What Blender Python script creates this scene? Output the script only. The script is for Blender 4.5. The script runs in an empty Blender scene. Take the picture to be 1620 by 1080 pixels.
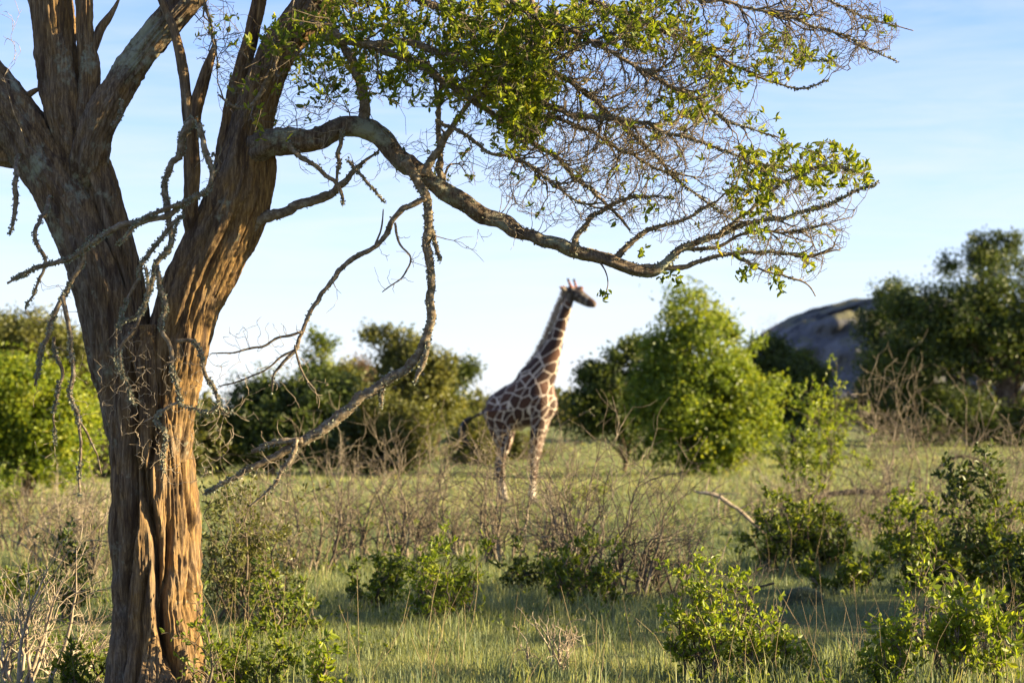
import bpy, math, random
import numpy as np
from mathutils import Vector, Matrix

rng = np.random.default_rng(7)
random.seed(7)
scene = bpy.context.scene
col = scene.collection

# ------------------------------------------------------------------ camera
FPX = 3825.0            # focal length in pixels of the 1620 px wide photograph (85 mm)
CAMZ = 1.35
PITCH = math.atan(145.0 / FPX)
TREE_Y = 12.75          # distance of the foreground tree
cam_d = bpy.data.cameras.new("camera")
cam_d.sensor_width = 36.0
cam_d.lens = 85.0
cam_d.clip_start = 0.1
cam_d.clip_end = 6000.0
cam_d.dof.use_dof = True
cam_d.dof.focus_distance = TREE_Y + 0.1
cam_d.dof.aperture_fstop = 4.0
cam = bpy.data.objects.new("camera", cam_d)
cam.location = (0, 0, CAMZ)
cam.rotation_euler = (math.radians(90) + PITCH, 0, 0)
col.objects.link(cam)
scene.camera = cam

# ------------------------------------------------------------------ light
SUN_AZ = math.radians(94.0)      # clockwise from +Y (the view direction): from the right
SUN_EL = math.radians(14.0)
world = bpy.data.worlds.new("World")
scene.world = world
world.use_nodes = True
wn, wl = world.node_tree.nodes, world.node_tree.links
wn.clear()
w_out = wn.new("ShaderNodeOutputWorld")
w_bg = wn.new("ShaderNodeBackground")
w_sky = wn.new("ShaderNodeTexSky")
w_sky.sky_type = 'NISHITA'
w_sky.sun_disc = False
w_sky.sun_elevation = SUN_EL
w_sky.sun_rotation = SUN_AZ
w_sky.air_density = 1.0
w_sky.dust_density = 0.0
w_sky.ozone_density = 1.0
w_sky.altitude = 1600.0
w_bg.inputs["Strength"].default_value = 0.053
# thin streaks of high cloud
w_tc = wn.new("ShaderNodeTexCoord")
w_mp = wn.new("ShaderNodeMapping")
w_mp.inputs["Rotation"].default_value = (0, math.radians(4), 0)
w_mp.inputs["Scale"].default_value = (7.0, 7.0, 60.0)
w_nz = wn.new("ShaderNodeTexNoise")
w_nz.inputs["Scale"].default_value = 1.3
w_nz.inputs["Detail"].default_value = 7.0
w_nz.inputs["Roughness"].default_value = 0.62
w_nz.inputs["Distortion"].default_value = 0.6
w_rp = wn.new("ShaderNodeValToRGB")
w_rp.color_ramp.elements[0].position = 0.38
w_rp.color_ramp.elements[0].color = (0, 0, 0, 1)
w_rp.color_ramp.elements[1].position = 0.78
w_rp.color_ramp.elements[1].color = (0.42, 0.42, 0.42, 1)
w_mx = wn.new("ShaderNodeMixRGB")
w_mx.inputs[2].default_value = (3.95, 4.05, 4.5, 1)
wl.new(w_tc.outputs["Generated"], w_mp.inputs["Vector"])
wl.new(w_mp.outputs["Vector"], w_nz.inputs["Vector"])
wl.new(w_nz.outputs["Fac"], w_rp.inputs["Fac"])
# a thin milky veil that thickens towards the horizon all round
w_sx = wn.new("ShaderNodeSeparateXYZ")
wl.new(w_tc.outputs["Generated"], w_sx.inputs[0])
w_ve = wn.new("ShaderNodeMapRange")
w_ve.inputs[1].default_value = 0.0; w_ve.inputs[2].default_value = 0.17
w_ve.inputs[3].default_value = 0.55; w_ve.inputs[4].default_value = 0.0
wl.new(w_sx.outputs["Z"], w_ve.inputs[0])
w_ad = wn.new("ShaderNodeMath"); w_ad.operation = 'ADD'; w_ad.use_clamp = True
wl.new(w_rp.outputs["Color"], w_ad.inputs[0]); wl.new(w_ve.outputs[0], w_ad.inputs[1])
wl.new(w_ad.outputs[0], w_mx.inputs[0])
w_wb = wn.new("ShaderNodeMixRGB")      # cool white balance of the open sky
w_wb.blend_type = 'MULTIPLY'
w_wb.inputs[0].default_value = 1.0
w_wb.inputs[2].default_value = (0.76, 0.83, 1.17, 1)
wl.new(w_sky.outputs["Color"], w_wb.inputs[1])
wl.new(w_wb.outputs["Color"], w_mx.inputs[1])
wl.new(w_mx.outputs["Color"], w_bg.inputs["Color"])
wl.new(w_bg.outputs["Background"], w_out.inputs["Surface"])

sun_d = bpy.data.lights.new("sun", 'SUN')
sun_d.energy = 5.0
sun_d.angle = math.radians(0.5)
sun_d.color = (1.0, 0.81, 0.48)
sun = bpy.data.objects.new("sun", sun_d)
sdir = Vector((math.sin(SUN_AZ) * math.cos(SUN_EL), math.cos(SUN_AZ) * math.cos(SUN_EL), math.sin(SUN_EL)))
sun.rotation_euler = sdir.to_track_quat('Z', 'Y').to_euler()
sun.location = (30, 0, 30)
col.objects.link(sun)

vs = scene.view_settings
vs.view_transform = 'Standard'
vs.look = 'None'
vs.gamma = 1.0
vs.use_curve_mapping = False
vs.exposure = 2.25
scene.cycles.use_denoising = True
scene.cycles.max_bounces = 8
scene.cycles.transparent_max_bounces = 4
scene.cycles.sample_clamp_indirect = 6.0

# ------------------------------------------------------------------ helpers
def norm(v):
    v = np.asarray(v, float)
    return v / (np.linalg.norm(v, axis=-1, keepdims=True) + 1e-9)

def _hash(ix, iy, iz, seed):
    h = (ix * 374761393 + iy * 668265263 + iz * 2147483647 + seed * 974634777) & 0xFFFFFFFF
    h = ((h ^ (h >> 13)) * 1274126177) & 0xFFFFFFFF
    h = ((h ^ (h >> 16)) * 2246822519) & 0xFFFFFFFF
    return ((h ^ (h >> 15)) & 0xFFFFFF) / float(0xFFFFFF) * 2 - 1

def vnoise(p, seed=0):
    """smooth value noise in [-1, 1]; p is (n, 3)"""
    i = np.floor(p).astype(np.int64)
    f = p - i
    f = f * f * f * (f * (f * 6 - 15) + 10)
    out = 0
    for dx in (0, 1):
        wx = f[:, 0] if dx else 1 - f[:, 0]
        for dy in (0, 1):
            wy = f[:, 1] if dy else 1 - f[:, 1]
            for dz in (0, 1):
                wz = f[:, 2] if dz else 1 - f[:, 2]
                out = out + wx * wy * wz * _hash(i[:, 0] + dx, i[:, 1] + dy, i[:, 2] + dz, seed)
    return out

def fbm(p, octaves=3, seed=0, gain=0.5, lac=2.03):
    a, s, out = 1.0, 0.0, 0.0
    for o in range(octaves):
        out = out + a * vnoise(p, seed + o * 17)
        s += a
        a *= gain
        p = p * lac + 3.7
    return out / s

def px(x, y, Y):
    """photo pixel (1620 x 1080) at depth Y -> world point"""
    d = np.array([(x - 810.0) / FPX, math.cos(PITCH) - (540.0 - y) / FPX * math.sin(PITCH),
                  math.sin(PITCH) + (540.0 - y) / FPX * math.cos(PITCH)])
    p = d * (Y / d[1])
    p[2] += CAMZ
    return p

GY = np.array([-80, 13, 30, 40, 49, 57, 66, 80, 100, 130, 160, 260, 400, 5000.])
GZ = np.array([0, 0, -.02, -.04, -.05, .0, .14, .42, .96, 1.6, 2.0, 2.9, 3.3, 3.3])
_gy = np.linspace(-80, 420, 1001)
_gz = np.interp(_gy, GY, GZ)
_k = np.hanning(25); _k /= _k.sum()
_gz = np.convolve(np.pad(_gz, 12, mode='edge'), _k, mode='valid')

def gz(x, y):
    x = np.atleast_1d(np.asarray(x, float)); y = np.atleast_1d(np.asarray(y, float))
    z = np.interp(y, _gy, _gz)
    q = np.stack([x * .16, y * .10, np.zeros_like(x)], 1)
    z = z + 0.09 * vnoise(q, 3) * np.clip((y - 15) / 15, 0, 1) + .035 * vnoise(q * 3.3, 8) * np.clip((y - 14) / 10, 0, 1)
    return z

def gz1(x, y):
    return float(gz(x, y)[0])

def ground_hit(x, y):
    """where the ray through a photo pixel meets the ground"""
    Ys = np.concatenate([np.arange(6, 60, .05), np.arange(60, 400, .25)])
    P = np.array([px(x, y, 1.0)])
    d = P[0] - np.array([0, 0, CAMZ])
    pts = np.array([0, 0, CAMZ]) + Ys[:, None] * d[None] / d[1]
    below = pts[:, 2] <= gz(pts[:, 0], pts[:, 1])
    k = int(np.argmax(below)) if below.any() else len(Ys) - 1
    p = pts[k]
    return np.array([p[0], p[1], gz1(p[0], p[1])])

class Acc:
    """collects vertices, faces and one float per vertex for one mesh"""
    def __init__(self):
        self.v, self.f, self.t, self.n = [], [], [], 0
    def add(self, v, faces, t=None):
        v = np.asarray(v, np.float32).reshape(-1, 3)
        self.v.append(v)
        self.t.append(np.full(len(v), 0.5, np.float32) if t is None else np.broadcast_to(np.asarray(t, np.float32), (len(v),)))
        for a in faces:
            a = np.asarray(a, np.int32)
            if len(a):
                self.f.append(a + self.n)
        self.n += len(v)
    def mesh(self, name, smooth=True, attrs=None):
        me = bpy.data.meshes.new(name)
        v = np.concatenate(self.v) if self.v else np.zeros((0, 3), np.float32)
        t = np.concatenate(self.t) if self.t else np.zeros(0, np.float32)
        me.vertices.add(len(v))
        me.vertices.foreach_set("co", v.ravel())
        li = np.concatenate([a.ravel() for a in self.f]).astype(np.int32)
        cnt = np.concatenate([np.full(len(a), a.shape[1], np.int32) for a in self.f])
        st = np.concatenate([[0], np.cumsum(cnt)[:-1]]).astype(np.int32)
        me.loops.add(len(li)); me.polygons.add(len(cnt))
        me.loops.foreach_set("vertex_index", li)
        me.polygons.foreach_set("loop_start", st)
        me.update(calc_edges=True)
        me.polygons.foreach_set("use_smooth", np.full(len(cnt), smooth))
        at = me.attributes.new("tint", 'FLOAT', 'POINT')
        at.data.foreach_set("value", t)
        for k, val in (attrs or {}).items():
            a2 = me.attributes.new(k, 'FLOAT', 'POINT')
            a2.data.foreach_set("value", np.asarray(val, np.float32))
        me.validate()
        return me
    def tris(self):
        return sum(len(a) * (a.shape[1] - 2) for a in self.f)

def link(name, me, mat=None, parent=None, kind=None, origin=None):
    """one mesh object; vertices are stored relative to `origin` (or to the parent's place)"""
    o = bpy.data.objects.new(name, me)
    col.objects.link(o)
    off = None
    if parent is not None:
        o.parent = parent
        off = np.array(parent.location)
    elif origin is not None:
        o.location = origin
        off = np.array(origin)
    if off is not None:
        me.transform(Matrix.Translation(-Vector(off)))
    if mat is not None and len(me.materials) == 0:
        me.materials.append(mat)
    if kind:
        o["kind"] = kind
    return o

def thing(name, label, cat, loc, group=None):
    o = bpy.data.objects.new(name, None)
    o.location = loc
    o.empty_display_size = 0.2
    col.objects.link(o)
    o["label"] = label
    o["category"] = cat
    if group:
        o["group"] = group
    return o

def tag(o, label, cat, group=None):
    o["label"] = label; o["category"] = cat
    if group:
        o["group"] = group
    return o

def catmull(P, n):
    """resample rows of P (any width) with a Catmull-Rom spline into n rows, even in arc length"""
    P = np.asarray(P, float)
    if len(P) == 2:
        t = np.linspace(0, 1, n)[:, None]
        return P[0] * (1 - t) + P[1] * t
    Q = np.vstack([2 * P[0] - P[1], P, 2 * P[-1] - P[-2]])
    m = 12
    t = np.linspace(0, 1, m, endpoint=False)[:, None]
    out = []
    for i in range(len(P) - 1):
        p0, p1, p2, p3 = Q[i], Q[i + 1], Q[i + 2], Q[i + 3]
        out.append(.5 * ((2 * p1) + (-p0 + p2) * t + (2 * p0 - 5 * p1 + 4 * p2 - p3) * t ** 2 + (-p0 + 3 * p1 - 3 * p2 + p3) * t ** 3))
    out.append(P[-1:])
    out = np.vstack(out)
    L = np.concatenate([[0], np.cumsum(np.linalg.norm(np.diff(out[:, :3], axis=0), axis=1))])
    s = np.linspace(0, L[-1], n)
    return np.stack([np.interp(s, L, out[:, k]) for k in range(out.shape[1])], 1)

def frames(C):
    T = norm(np.gradient(C, axis=0))
    N = np.zeros_like(T)
    r = np.array([0, -1.0, 0.05])
    for i in range(len(C)):
        r = r - T[i] * r.dot(T[i])
        l = np.linalg.norm(r)
        if l < 1e-4:
            r = np.array([1.0, .1, .2]); r = r - T[i] * r.dot(T[i]); l = np.linalg.norm(r)
        r = r / l
        N[i] = r
    return T, N, np.cross(T, N)

def tube(acc, C, R, sides=4, t=None, cap=True):
    """a tapered tube along the rows of C"""
    C = np.asarray(C, float); n = len(C)
    R = np.broadcast_to(np.asarray(R, float), (n,))
    T, N, B = frames(C)
    a = np.linspace(0, 2 * math.pi, sides, endpoint=False)
    V = C[:, None] + R[:, None, None] * (np.cos(a)[None, :, None] * N[:, None] + np.sin(a)[None, :, None] * B[:, None])
    V = V.reshape(-1, 3)
    i = np.arange(n - 1)[:, None] * sides
    j = np.arange(sides)[None]
    k = (j + 1) % sides
    F = np.stack([i + j, i + k, i + k + sides, i + j + sides], -1).reshape(-1, 4)
    fs = [F]
    if cap:
        fs += [np.arange(sides)[None, ::-1], (np.arange(sides) + (n - 1) * sides)[None]]
    acc.add(V, fs, t)

def leaves(acc, pos, axis, length, width, tint, up=None, fold=.25, simple=False):
    """many small folded leaves in one go; pos, axis (n,3)"""
    n = len(pos)
    if n == 0:
        return
    a = norm(axis)
    r = rng.normal(size=(n, 3)) if up is None else up + rng.normal(size=(n, 3)) * .45
    s = norm(np.cross(a, r))
    w = np.cross(s, a)
    L = np.broadcast_to(length, (n,))[:, None]; W = np.broadcast_to(width, (n,))[:, None]
    b = pos; tip = pos + a * L - w * L * .12
    if simple:
        l = pos + a * L * .5 + s * W * .5 + w * W * fold
        rr = pos + a * L * .5 - s * W * .5 + w * W * fold
        V = np.stack([b, l, tip, rr], 1).reshape(-1, 3)
        i = np.arange(n)[:, None] * 4
        F = [i + np.array([[0, 1, 2]]), i + np.array([[0, 2, 3]])]
        acc.add(V, F, np.repeat(tint, 4))
    else:
        l1 = pos + a * L * .28 + s * W * .42 + w * W * fold
        l2 = pos + a * L * .68 + s * W * .44 + w * W * (fold - .05)
        r1 = pos + a * L * .28 - s * W * .42 + w * W * fold
        r2 = pos + a * L * .68 - s * W * .44 + w * W * (fold - .05)
        V = np.stack([b, l1, l2, tip, r2, r1], 1).reshape(-1, 3)
        i = np.arange(n)[:, None] * 6
        F = [i + np.array([[0, 1, 2, 3]]), i + np.array([[0, 3, 4, 5]])]
        acc.add(V, F, np.repeat(tint, 6))

def bez(p0, d0, p1, n, sag=0.0, jit=0.0):
    """curve that leaves p0 along d0 and ends at p1"""
    L = np.linalg.norm(p1 - p0)
    c = p0 + d0 * L * .5 + np.array([0, 0, -sag * L])
    t = np.linspace(0, 1, n)[:, None]
    C = (1 - t) ** 2 * p0 + 2 * t * (1 - t) * c + t ** 2 * p1
    if jit:
        j = rng.normal(size=(n, 3)) * jit * L
        j[0] = 0; j[-1] = 0
        C = C + j
    return C

# ------------------------------------------------------------------ materials
def new_mat(name):
    m = bpy.data.materials.new(name)
    m.use_nodes = True
    n, l = m.node_tree.nodes, m.node_tree.links
    n.clear()
    out = n.new("ShaderNodeOutputMaterial")
    bs = n.new("ShaderNodeBsdfPrincipled")
    l.new(bs.outputs[0], out.inputs["Surface"])
    return m, n, l, bs, out

def ramp(n, stops):
    r = n.new("ShaderNodeValToRGB")
    e = r.color_ramp.elements
    while len(e) < len(stops):
        e.new(0.5)
    for k, (p, c) in enumerate(stops):
        e[k].position = p
        e[k].color = (*c, 1)
    return r

def attr(n, name):
    a = n.new("ShaderNodeAttribute")
    a.attribute_name = name
    return a

def leaf_mat(name, stops, trans=.4, rough=.45, spec=.4, tcol=(1.35, 1.25, .55)):
    m, n, l, bs, out = new_mat(name)
    r = ramp(n, stops)
    l.new(attr(n, "tint").outputs["Fac"], r.inputs["Fac"])
    l.new(r.outputs["Color"], bs.inputs["Base Color"])
    bs.inputs["Roughness"].default_value = rough
    bs.inputs["Specular IOR Level"].default_value = spec
    tr = n.new("ShaderNodeBsdfTranslucent")
    mul = n.new("ShaderNodeMixRGB"); mul.blend_type = 'MULTIPLY'; mul.inputs[0].default_value = 1
    mul.inputs[2].default_value = (*tcol, 1)
    l.new(r.outputs["Color"], mul.inputs[1])
    l.new(mul.outputs[0], tr.inputs["Color"])
    mx = n.new("ShaderNodeMixShader"); mx.inputs[0].default_value = trans
    l.new(bs.outputs[0], mx.inputs[1]); l.new(tr.outputs[0], mx.inputs[2])
    l.new(mx.outputs[0], out.inputs["Surface"])
    return m

def wood_mat(name, c0, c1, c2, scale=30.0, bump=.4, rough=.9, stretch=None):
    m, n, l, bs, out = new_mat(name)
    tc = n.new("ShaderNodeTexCoord")
    mp = n.new("ShaderNodeMapping")
    mp.inputs["Scale"].default_value = stretch or (1, 1, 1)
    l.new(tc.outputs["Object"], mp.inputs["Vector"])
    nz = n.new("ShaderNodeTexNoise"); nz.inputs["Scale"].default_value = scale
    nz.inputs["Detail"].default_value = 6; nz.inputs["Roughness"].default_value = .65
    l.new(mp.outputs[0], nz.inputs["Vector"])
    r = ramp(n, [(.32, c0), (.5, c1), (.68, c2)])
    l.new(nz.outputs["Fac"], r.inputs["Fac"])
    l.new(r.outputs["Color"], bs.inputs["Base Color"])
    bs.inputs["Roughness"].default_value = rough
    bs.inputs["Specular IOR Level"].default_value = .15
    if bump:
        b = n.new("ShaderNodeBump"); b.inputs["Strength"].default_value = bump; b.inputs["Distance"].default_value = .01
        l.new(nz.outputs["Fac"], b.inputs["Height"])
        l.new(b.outputs[0], bs.inputs["Normal"])
    return m

# foliage and wood colours
M = {}
M['leaf_tree'] = leaf_mat("tree_leaf", [(0, (.05, .085, .012)), (.45, (.15, .20, .018)), (.8, (.26, .29, .03)), (1, (.34, .28, .05))], trans=.55, rough=.5, spec=.3)
M['leaf_bright'] = leaf_mat("bright_leaf", [(0, (.06, .10, .012)), (.5, (.15, .205, .02)), (1, (.26, .29, .035))], trans=.45)
M['leaf_mid'] = leaf_mat("mid_leaf", [(0, (.04, .07, .010)), (.5, (.12, .16, .018)), (1, (.24, .265, .03))], trans=.42, rough=.5, spec=.35)
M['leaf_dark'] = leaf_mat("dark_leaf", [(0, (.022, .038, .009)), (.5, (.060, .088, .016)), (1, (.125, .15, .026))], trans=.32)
M['leaf_olive'] = leaf_mat("olive_leaf", [(0, (.05, .06, .014)), (.5, (.12, .13, .028)), (1, (.21, .20, .05))], trans=.36)
M['leaf_dry'] = leaf_mat("dry_leaf", [(0, (.07, .045, .028)), (.5, (.15, .10, .06)), (1, (.24, .17, .10))], trans=.25)
M['leaf_shoot'] = leaf_mat("shoot_leaf", [(0, (.08, .13, .012)), (.5, (.19, .25, .022)), (1, (.32, .34, .04))], trans=.5)
M['grass'] = leaf_mat("grass_blade", [(0, (.105, .14, .085)), (.4, (.175, .21, .105)), (.7, (.27, .285, .115)), (1, (.46, .40, .20))], trans=.42, rough=.55, spec=.25, tcol=(1.25, 1.2, .6))
M['straw'] = leaf_mat("straw", [(0, (.20, .14, .075)), (1, (.42, .32, .18))], trans=.25, rough=.7, spec=.2, tcol=(1, .9, .7))
M['twig'] = wood_mat("twig_bark", (.06, .045, .03), (.12, .092, .062), (.21, .175, .13), 24, 0)
M['twig_dry'] = wood_mat("dry_twig", (.045, .035, .026), (.12, .094, .066), (.31, .26, .19), 5, 0)
M['twig_pale'] = wood_mat("pale_dead_twig", (.15, .115, .08), (.27, .215, .155), (.42, .36, .28), 20, 0)
M['twig_dark'] = wood_mat("dark_twig", (.035, .026, .02), (.07, .052, .038), (.12, .095, .07), 20, 0)
M['branch'] = wood_mat("branch_bark", (.075, .055, .036), (.155, .118, .08), (.27, .235, .18), 34, .9)
M['trunk_far'] = wood_mat("far_trunk_bark", (.05, .034, .022), (.11, .075, .048), (.19, .145, .10), 5, .8)
M['lichen'] = leaf_mat("lichen", [(0, (.11, .12, .085)), (.5, (.21, .22, .165)), (1, (.33, .34, .27))], trans=.1, rough=.95, spec=.05, tcol=(1, 1, .8))

def bark_mat():
    m, n, l, bs, out = new_mat("furrowed_bark")
    tc = n.new("ShaderNodeTexCoord")
    rd = attr(n, "tint")          # raised ridge (1) against inner bark (0)
    gy = attr(n, "grey")          # weathered share plus shade painted on the side away from the sun
    mp = n.new("ShaderNodeMapping"); mp.inputs["Scale"].default_value = (1, 1, .07)
    l.new(tc.outputs["Object"], mp.inputs["Vector"])
    n1 = n.new("ShaderNodeTexNoise"); n1.inputs["Scale"].default_value = 105; n1.inputs["Detail"].default_value = 7; n1.inputs["Roughness"].default_value = .7
    l.new(mp.outputs[0], n1.inputs["Vector"])
    n2 = n.new("ShaderNodeTexNoise"); n2.inputs["Scale"].default_value = 9; n2.inputs["Detail"].default_value = 5
    l.new(tc.outputs["Object"], n2.inputs["Vector"])
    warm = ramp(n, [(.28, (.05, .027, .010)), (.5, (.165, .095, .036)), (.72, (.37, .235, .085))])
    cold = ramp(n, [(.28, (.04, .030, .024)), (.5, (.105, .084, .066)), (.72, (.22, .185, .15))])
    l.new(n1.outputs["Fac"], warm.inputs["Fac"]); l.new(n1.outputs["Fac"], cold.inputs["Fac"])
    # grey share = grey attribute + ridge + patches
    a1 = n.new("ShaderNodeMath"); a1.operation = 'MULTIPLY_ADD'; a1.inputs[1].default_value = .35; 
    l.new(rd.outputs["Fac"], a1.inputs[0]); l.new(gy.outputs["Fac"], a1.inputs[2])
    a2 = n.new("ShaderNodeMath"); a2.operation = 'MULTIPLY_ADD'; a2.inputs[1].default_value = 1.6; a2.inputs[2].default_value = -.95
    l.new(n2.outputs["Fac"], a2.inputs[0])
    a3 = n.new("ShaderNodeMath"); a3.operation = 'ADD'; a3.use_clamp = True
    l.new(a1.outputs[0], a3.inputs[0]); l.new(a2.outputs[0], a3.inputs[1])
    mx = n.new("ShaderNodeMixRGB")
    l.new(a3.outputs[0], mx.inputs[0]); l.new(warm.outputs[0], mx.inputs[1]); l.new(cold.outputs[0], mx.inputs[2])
    mp5 = n.new("ShaderNodeMapping"); mp5.inputs["Scale"].default_value = (1, 1, .11)
    l.new(tc.outputs["Object"], mp5.inputs["Vector"])
    n5 = n.new("ShaderNodeTexNoise"); n5.inputs["Scale"].default_value = 21; n5.inputs["Detail"].default_value = 6; n5.inputs["Roughness"].default_value = .68
    l.new(mp5.outputs[0], n5.inputs["Vector"])
    m5 = n.new("ShaderNodeMapRange"); m5.inputs[1].default_value = .50; m5.inputs[2].default_value = .62; m5.inputs[4].default_value = .85
    l.new(n5.outputs["Fac"], m5.inputs[0])
    old = n.new("ShaderNodeMixRGB"); old.inputs[2].default_value = (.040, .024, .016, 1)
    l.new(m5.outputs[0], old.inputs[0]); l.new(mx.outputs[0], old.inputs[1])
    mx = old
    # crusts of grey-green lichen on the weathered parts
    n3 = n.new("ShaderNodeTexNoise"); n3.inputs["Scale"].default_value = 26; n3.inputs["Detail"].default_value = 8; n3.inputs["Roughness"].default_value = .7
    l.new(tc.outputs["Object"], n3.inputs["Vector"])
    n4 = n.new("ShaderNodeTexNoise"); n4.inputs["Scale"].default_value = 4.5; n4.inputs["Detail"].default_value = 2
    l.new(tc.outputs["Object"], n4.inputs["Vector"])
    lic = attr(n, "lichen")
    b1 = n.new("ShaderNodeMath"); b1.operation = 'ADD'
    l.new(n3.outputs["Fac"], b1.inputs[0]); l.new(n4.outputs["Fac"], b1.inputs[1])
    b2 = n.new("ShaderNodeMath"); b2.operation = 'MULTIPLY_ADD'; b2.inputs[1].default_value = .22
    l.new(lic.outputs["Fac"], b2.inputs[0]); l.new(b1.outputs[0], b2.inputs[2])
    rl = ramp(n, [(.0, (0, 0, 0)), (.5, (0, 0, 0)), (1, (1, 1, 1))])
    mr = n.new("ShaderNodeMapRange"); mr.inputs[1].default_value = 1.18; mr.inputs[2].default_value = 1.38
    l.new(b2.outputs[0], mr.inputs[0])
    mx2 = n.new("ShaderNodeMixRGB"); mx2.inputs[2].default_value = (.21, .22, .165, 1)
    l.new(mr.outputs[0], mx2.inputs[0]); l.new(mx.outputs[0], mx2.inputs[1])
    n.remove(rl)
    l.new(mx2.outputs[0], bs.inputs["Base Color"])
    bs.inputs["Roughness"].default_value = .85
    bs.inputs["Specular IOR Level"].default_value = .2
    b = n.new("ShaderNodeBump"); b.inputs["Strength"].default_value = .9; b.inputs["Distance"].default_value = .006
    l.new(n1.outputs["Fac"], b.inputs["Height"]); l.new(b.outputs[0], bs.inputs["Normal"])
    return m
M['bark'] = bark_mat()

def ground_mat():
    m, n, l, bs, out = new_mat("savanna_ground")
    tc = n.new("ShaderNodeTexCoord")
    n1 = n.new("ShaderNodeTexNoise"); n1.inputs["Scale"].default_value = .35; n1.inputs["Detail"].default_value = 5
    n2 = n.new("ShaderNodeTexNoise"); n2.inputs["Scale"].default_value = 6; n2.inputs["Detail"].default_value = 8; n2.inputs["Roughness"].default_value = .75
    l.new(tc.outputs["Object"], n1.inputs["Vector"]); l.new(tc.outputs["Object"], n2.inputs["Vector"])
    a = ramp(n, [(.3, (.14, .17, .075)), (.5, (.20, .23, .095)), (.7, (.26, .27, .11))])
    b = ramp(n, [(.35, (.10, .10, .05)), (.5, (.15, .18, .065)), (.7, (.25, .26, .11))])
    l.new(n1.outputs["Fac"], a.inputs["Fac"]); l.new(n2.outputs["Fac"], b.inputs["Fac"])
    mx = n.new("ShaderNodeMixRGB"); mx.inputs[0].default_value = .55
    l.new(a.outputs[0], mx.inputs[1]); l.new(b.outputs[0], mx.inputs[2])
    l.new(mx.outputs[0], bs.inputs["Base Color"])
    bs.inputs["Roughness"].default_value = .95
    bs.inputs["Specular IOR Level"].default_value = .05
    bp = n.new("ShaderNodeBump"); bp.inputs["Strength"].default_value = 1; bp.inputs["Distance"].default_value = .15
    l.new(n2.outputs["Fac"], bp.inputs["Height"]); l.new(bp.outputs[0], bs.inputs["Normal"])
    return m
M['ground'] = ground_mat()

def rock_mat():
    m, n, l, bs, out = new_mat("granite")
    tc = n.new("ShaderNodeTexCoord")
    mp = n.new("ShaderNodeMapping"); mp.inputs["Scale"].default_value = (.12, .12, .03)
    l.new(tc.outputs["Object"], mp.inputs["Vector"])
    n1 = n.new("ShaderNodeTexNoise"); n1.inputs["Scale"].default_value = 1.2; n1.inputs["Detail"].default_value = 9; n1.inputs["Roughness"].default_value = .65
    l.new(mp.outputs[0], n1.inputs["Vector"])
    r = ramp(n, [(.3, (.045, .046, .052)), (.5, (.10, .10, .11)), (.7, (.19, .185, .19))])
    l.new(n1.outputs["Fac"], r.inputs["Fac"])
    # scrub on the flatter top
    ge = n.new("ShaderNodeNewGeometry"); sx = n.new("ShaderNodeSeparateXYZ")
    l.new(ge.outputs["Normal"], sx.inputs[0])
    mr = n.new("ShaderNodeMapRange"); mr.inputs[1].default_value = .86; mr.inputs[2].default_value = .98
    l.new(sx.outputs["Z"], mr.inputs[0])
    mx = n.new("ShaderNodeMixRGB"); mx.inputs[2].default_value = (.13, .12, .05, 1)
    l.new(mr.outputs[0], mx.inputs[0]); l.new(r.outputs[0], mx.inputs[1])
    l.new(mx.outputs[0], bs.inputs["Base Color"])
    bs.inputs["Roughness"].default_value = .95
    bp = n.new("ShaderNodeBump"); bp.inputs["Strength"].default_value = .8; bp.inputs["Distance"].default_value = 3
    l.new(n1.outputs["Fac"], bp.inputs["Height"]); l.new(bp.outputs[0], bs.inputs["Normal"])
    return m
M['rock'] = rock_mat()

# ------------------------------------------------------------------ ground and hills
def build_ground():
    ys = np.unique(np.concatenate([np.linspace(-80, 8, 18), np.arange(8, 60, .6), np.arange(60, 170, 2), np.geomspace(170, 4800, 40)]))
    xs = np.concatenate([-np.geomspace(40, 4000, 28)[::-1], np.linspace(-38, 38, 110), np.geomspace(40, 4000, 28)])
    X, Y = np.meshgrid(xs, ys)
    Z = gz(X.ravel(), Y.ravel())
    V = np.stack([X.ravel(), Y.ravel(), Z], 1)
    ny, nx = len(ys), len(xs)
    i = np.arange(ny - 1)[:, None] * nx; j = np.arange(nx - 1)[None]
    F = np.stack([i + j, i + j + 1, i + j + 1 + nx, i + j + nx], -1).reshape(-1, 4)
    a = Acc(); a.add(V, [F])
    o = link("ground", a.mesh("ground"), M['ground'], kind="structure")
build_ground()

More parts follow.
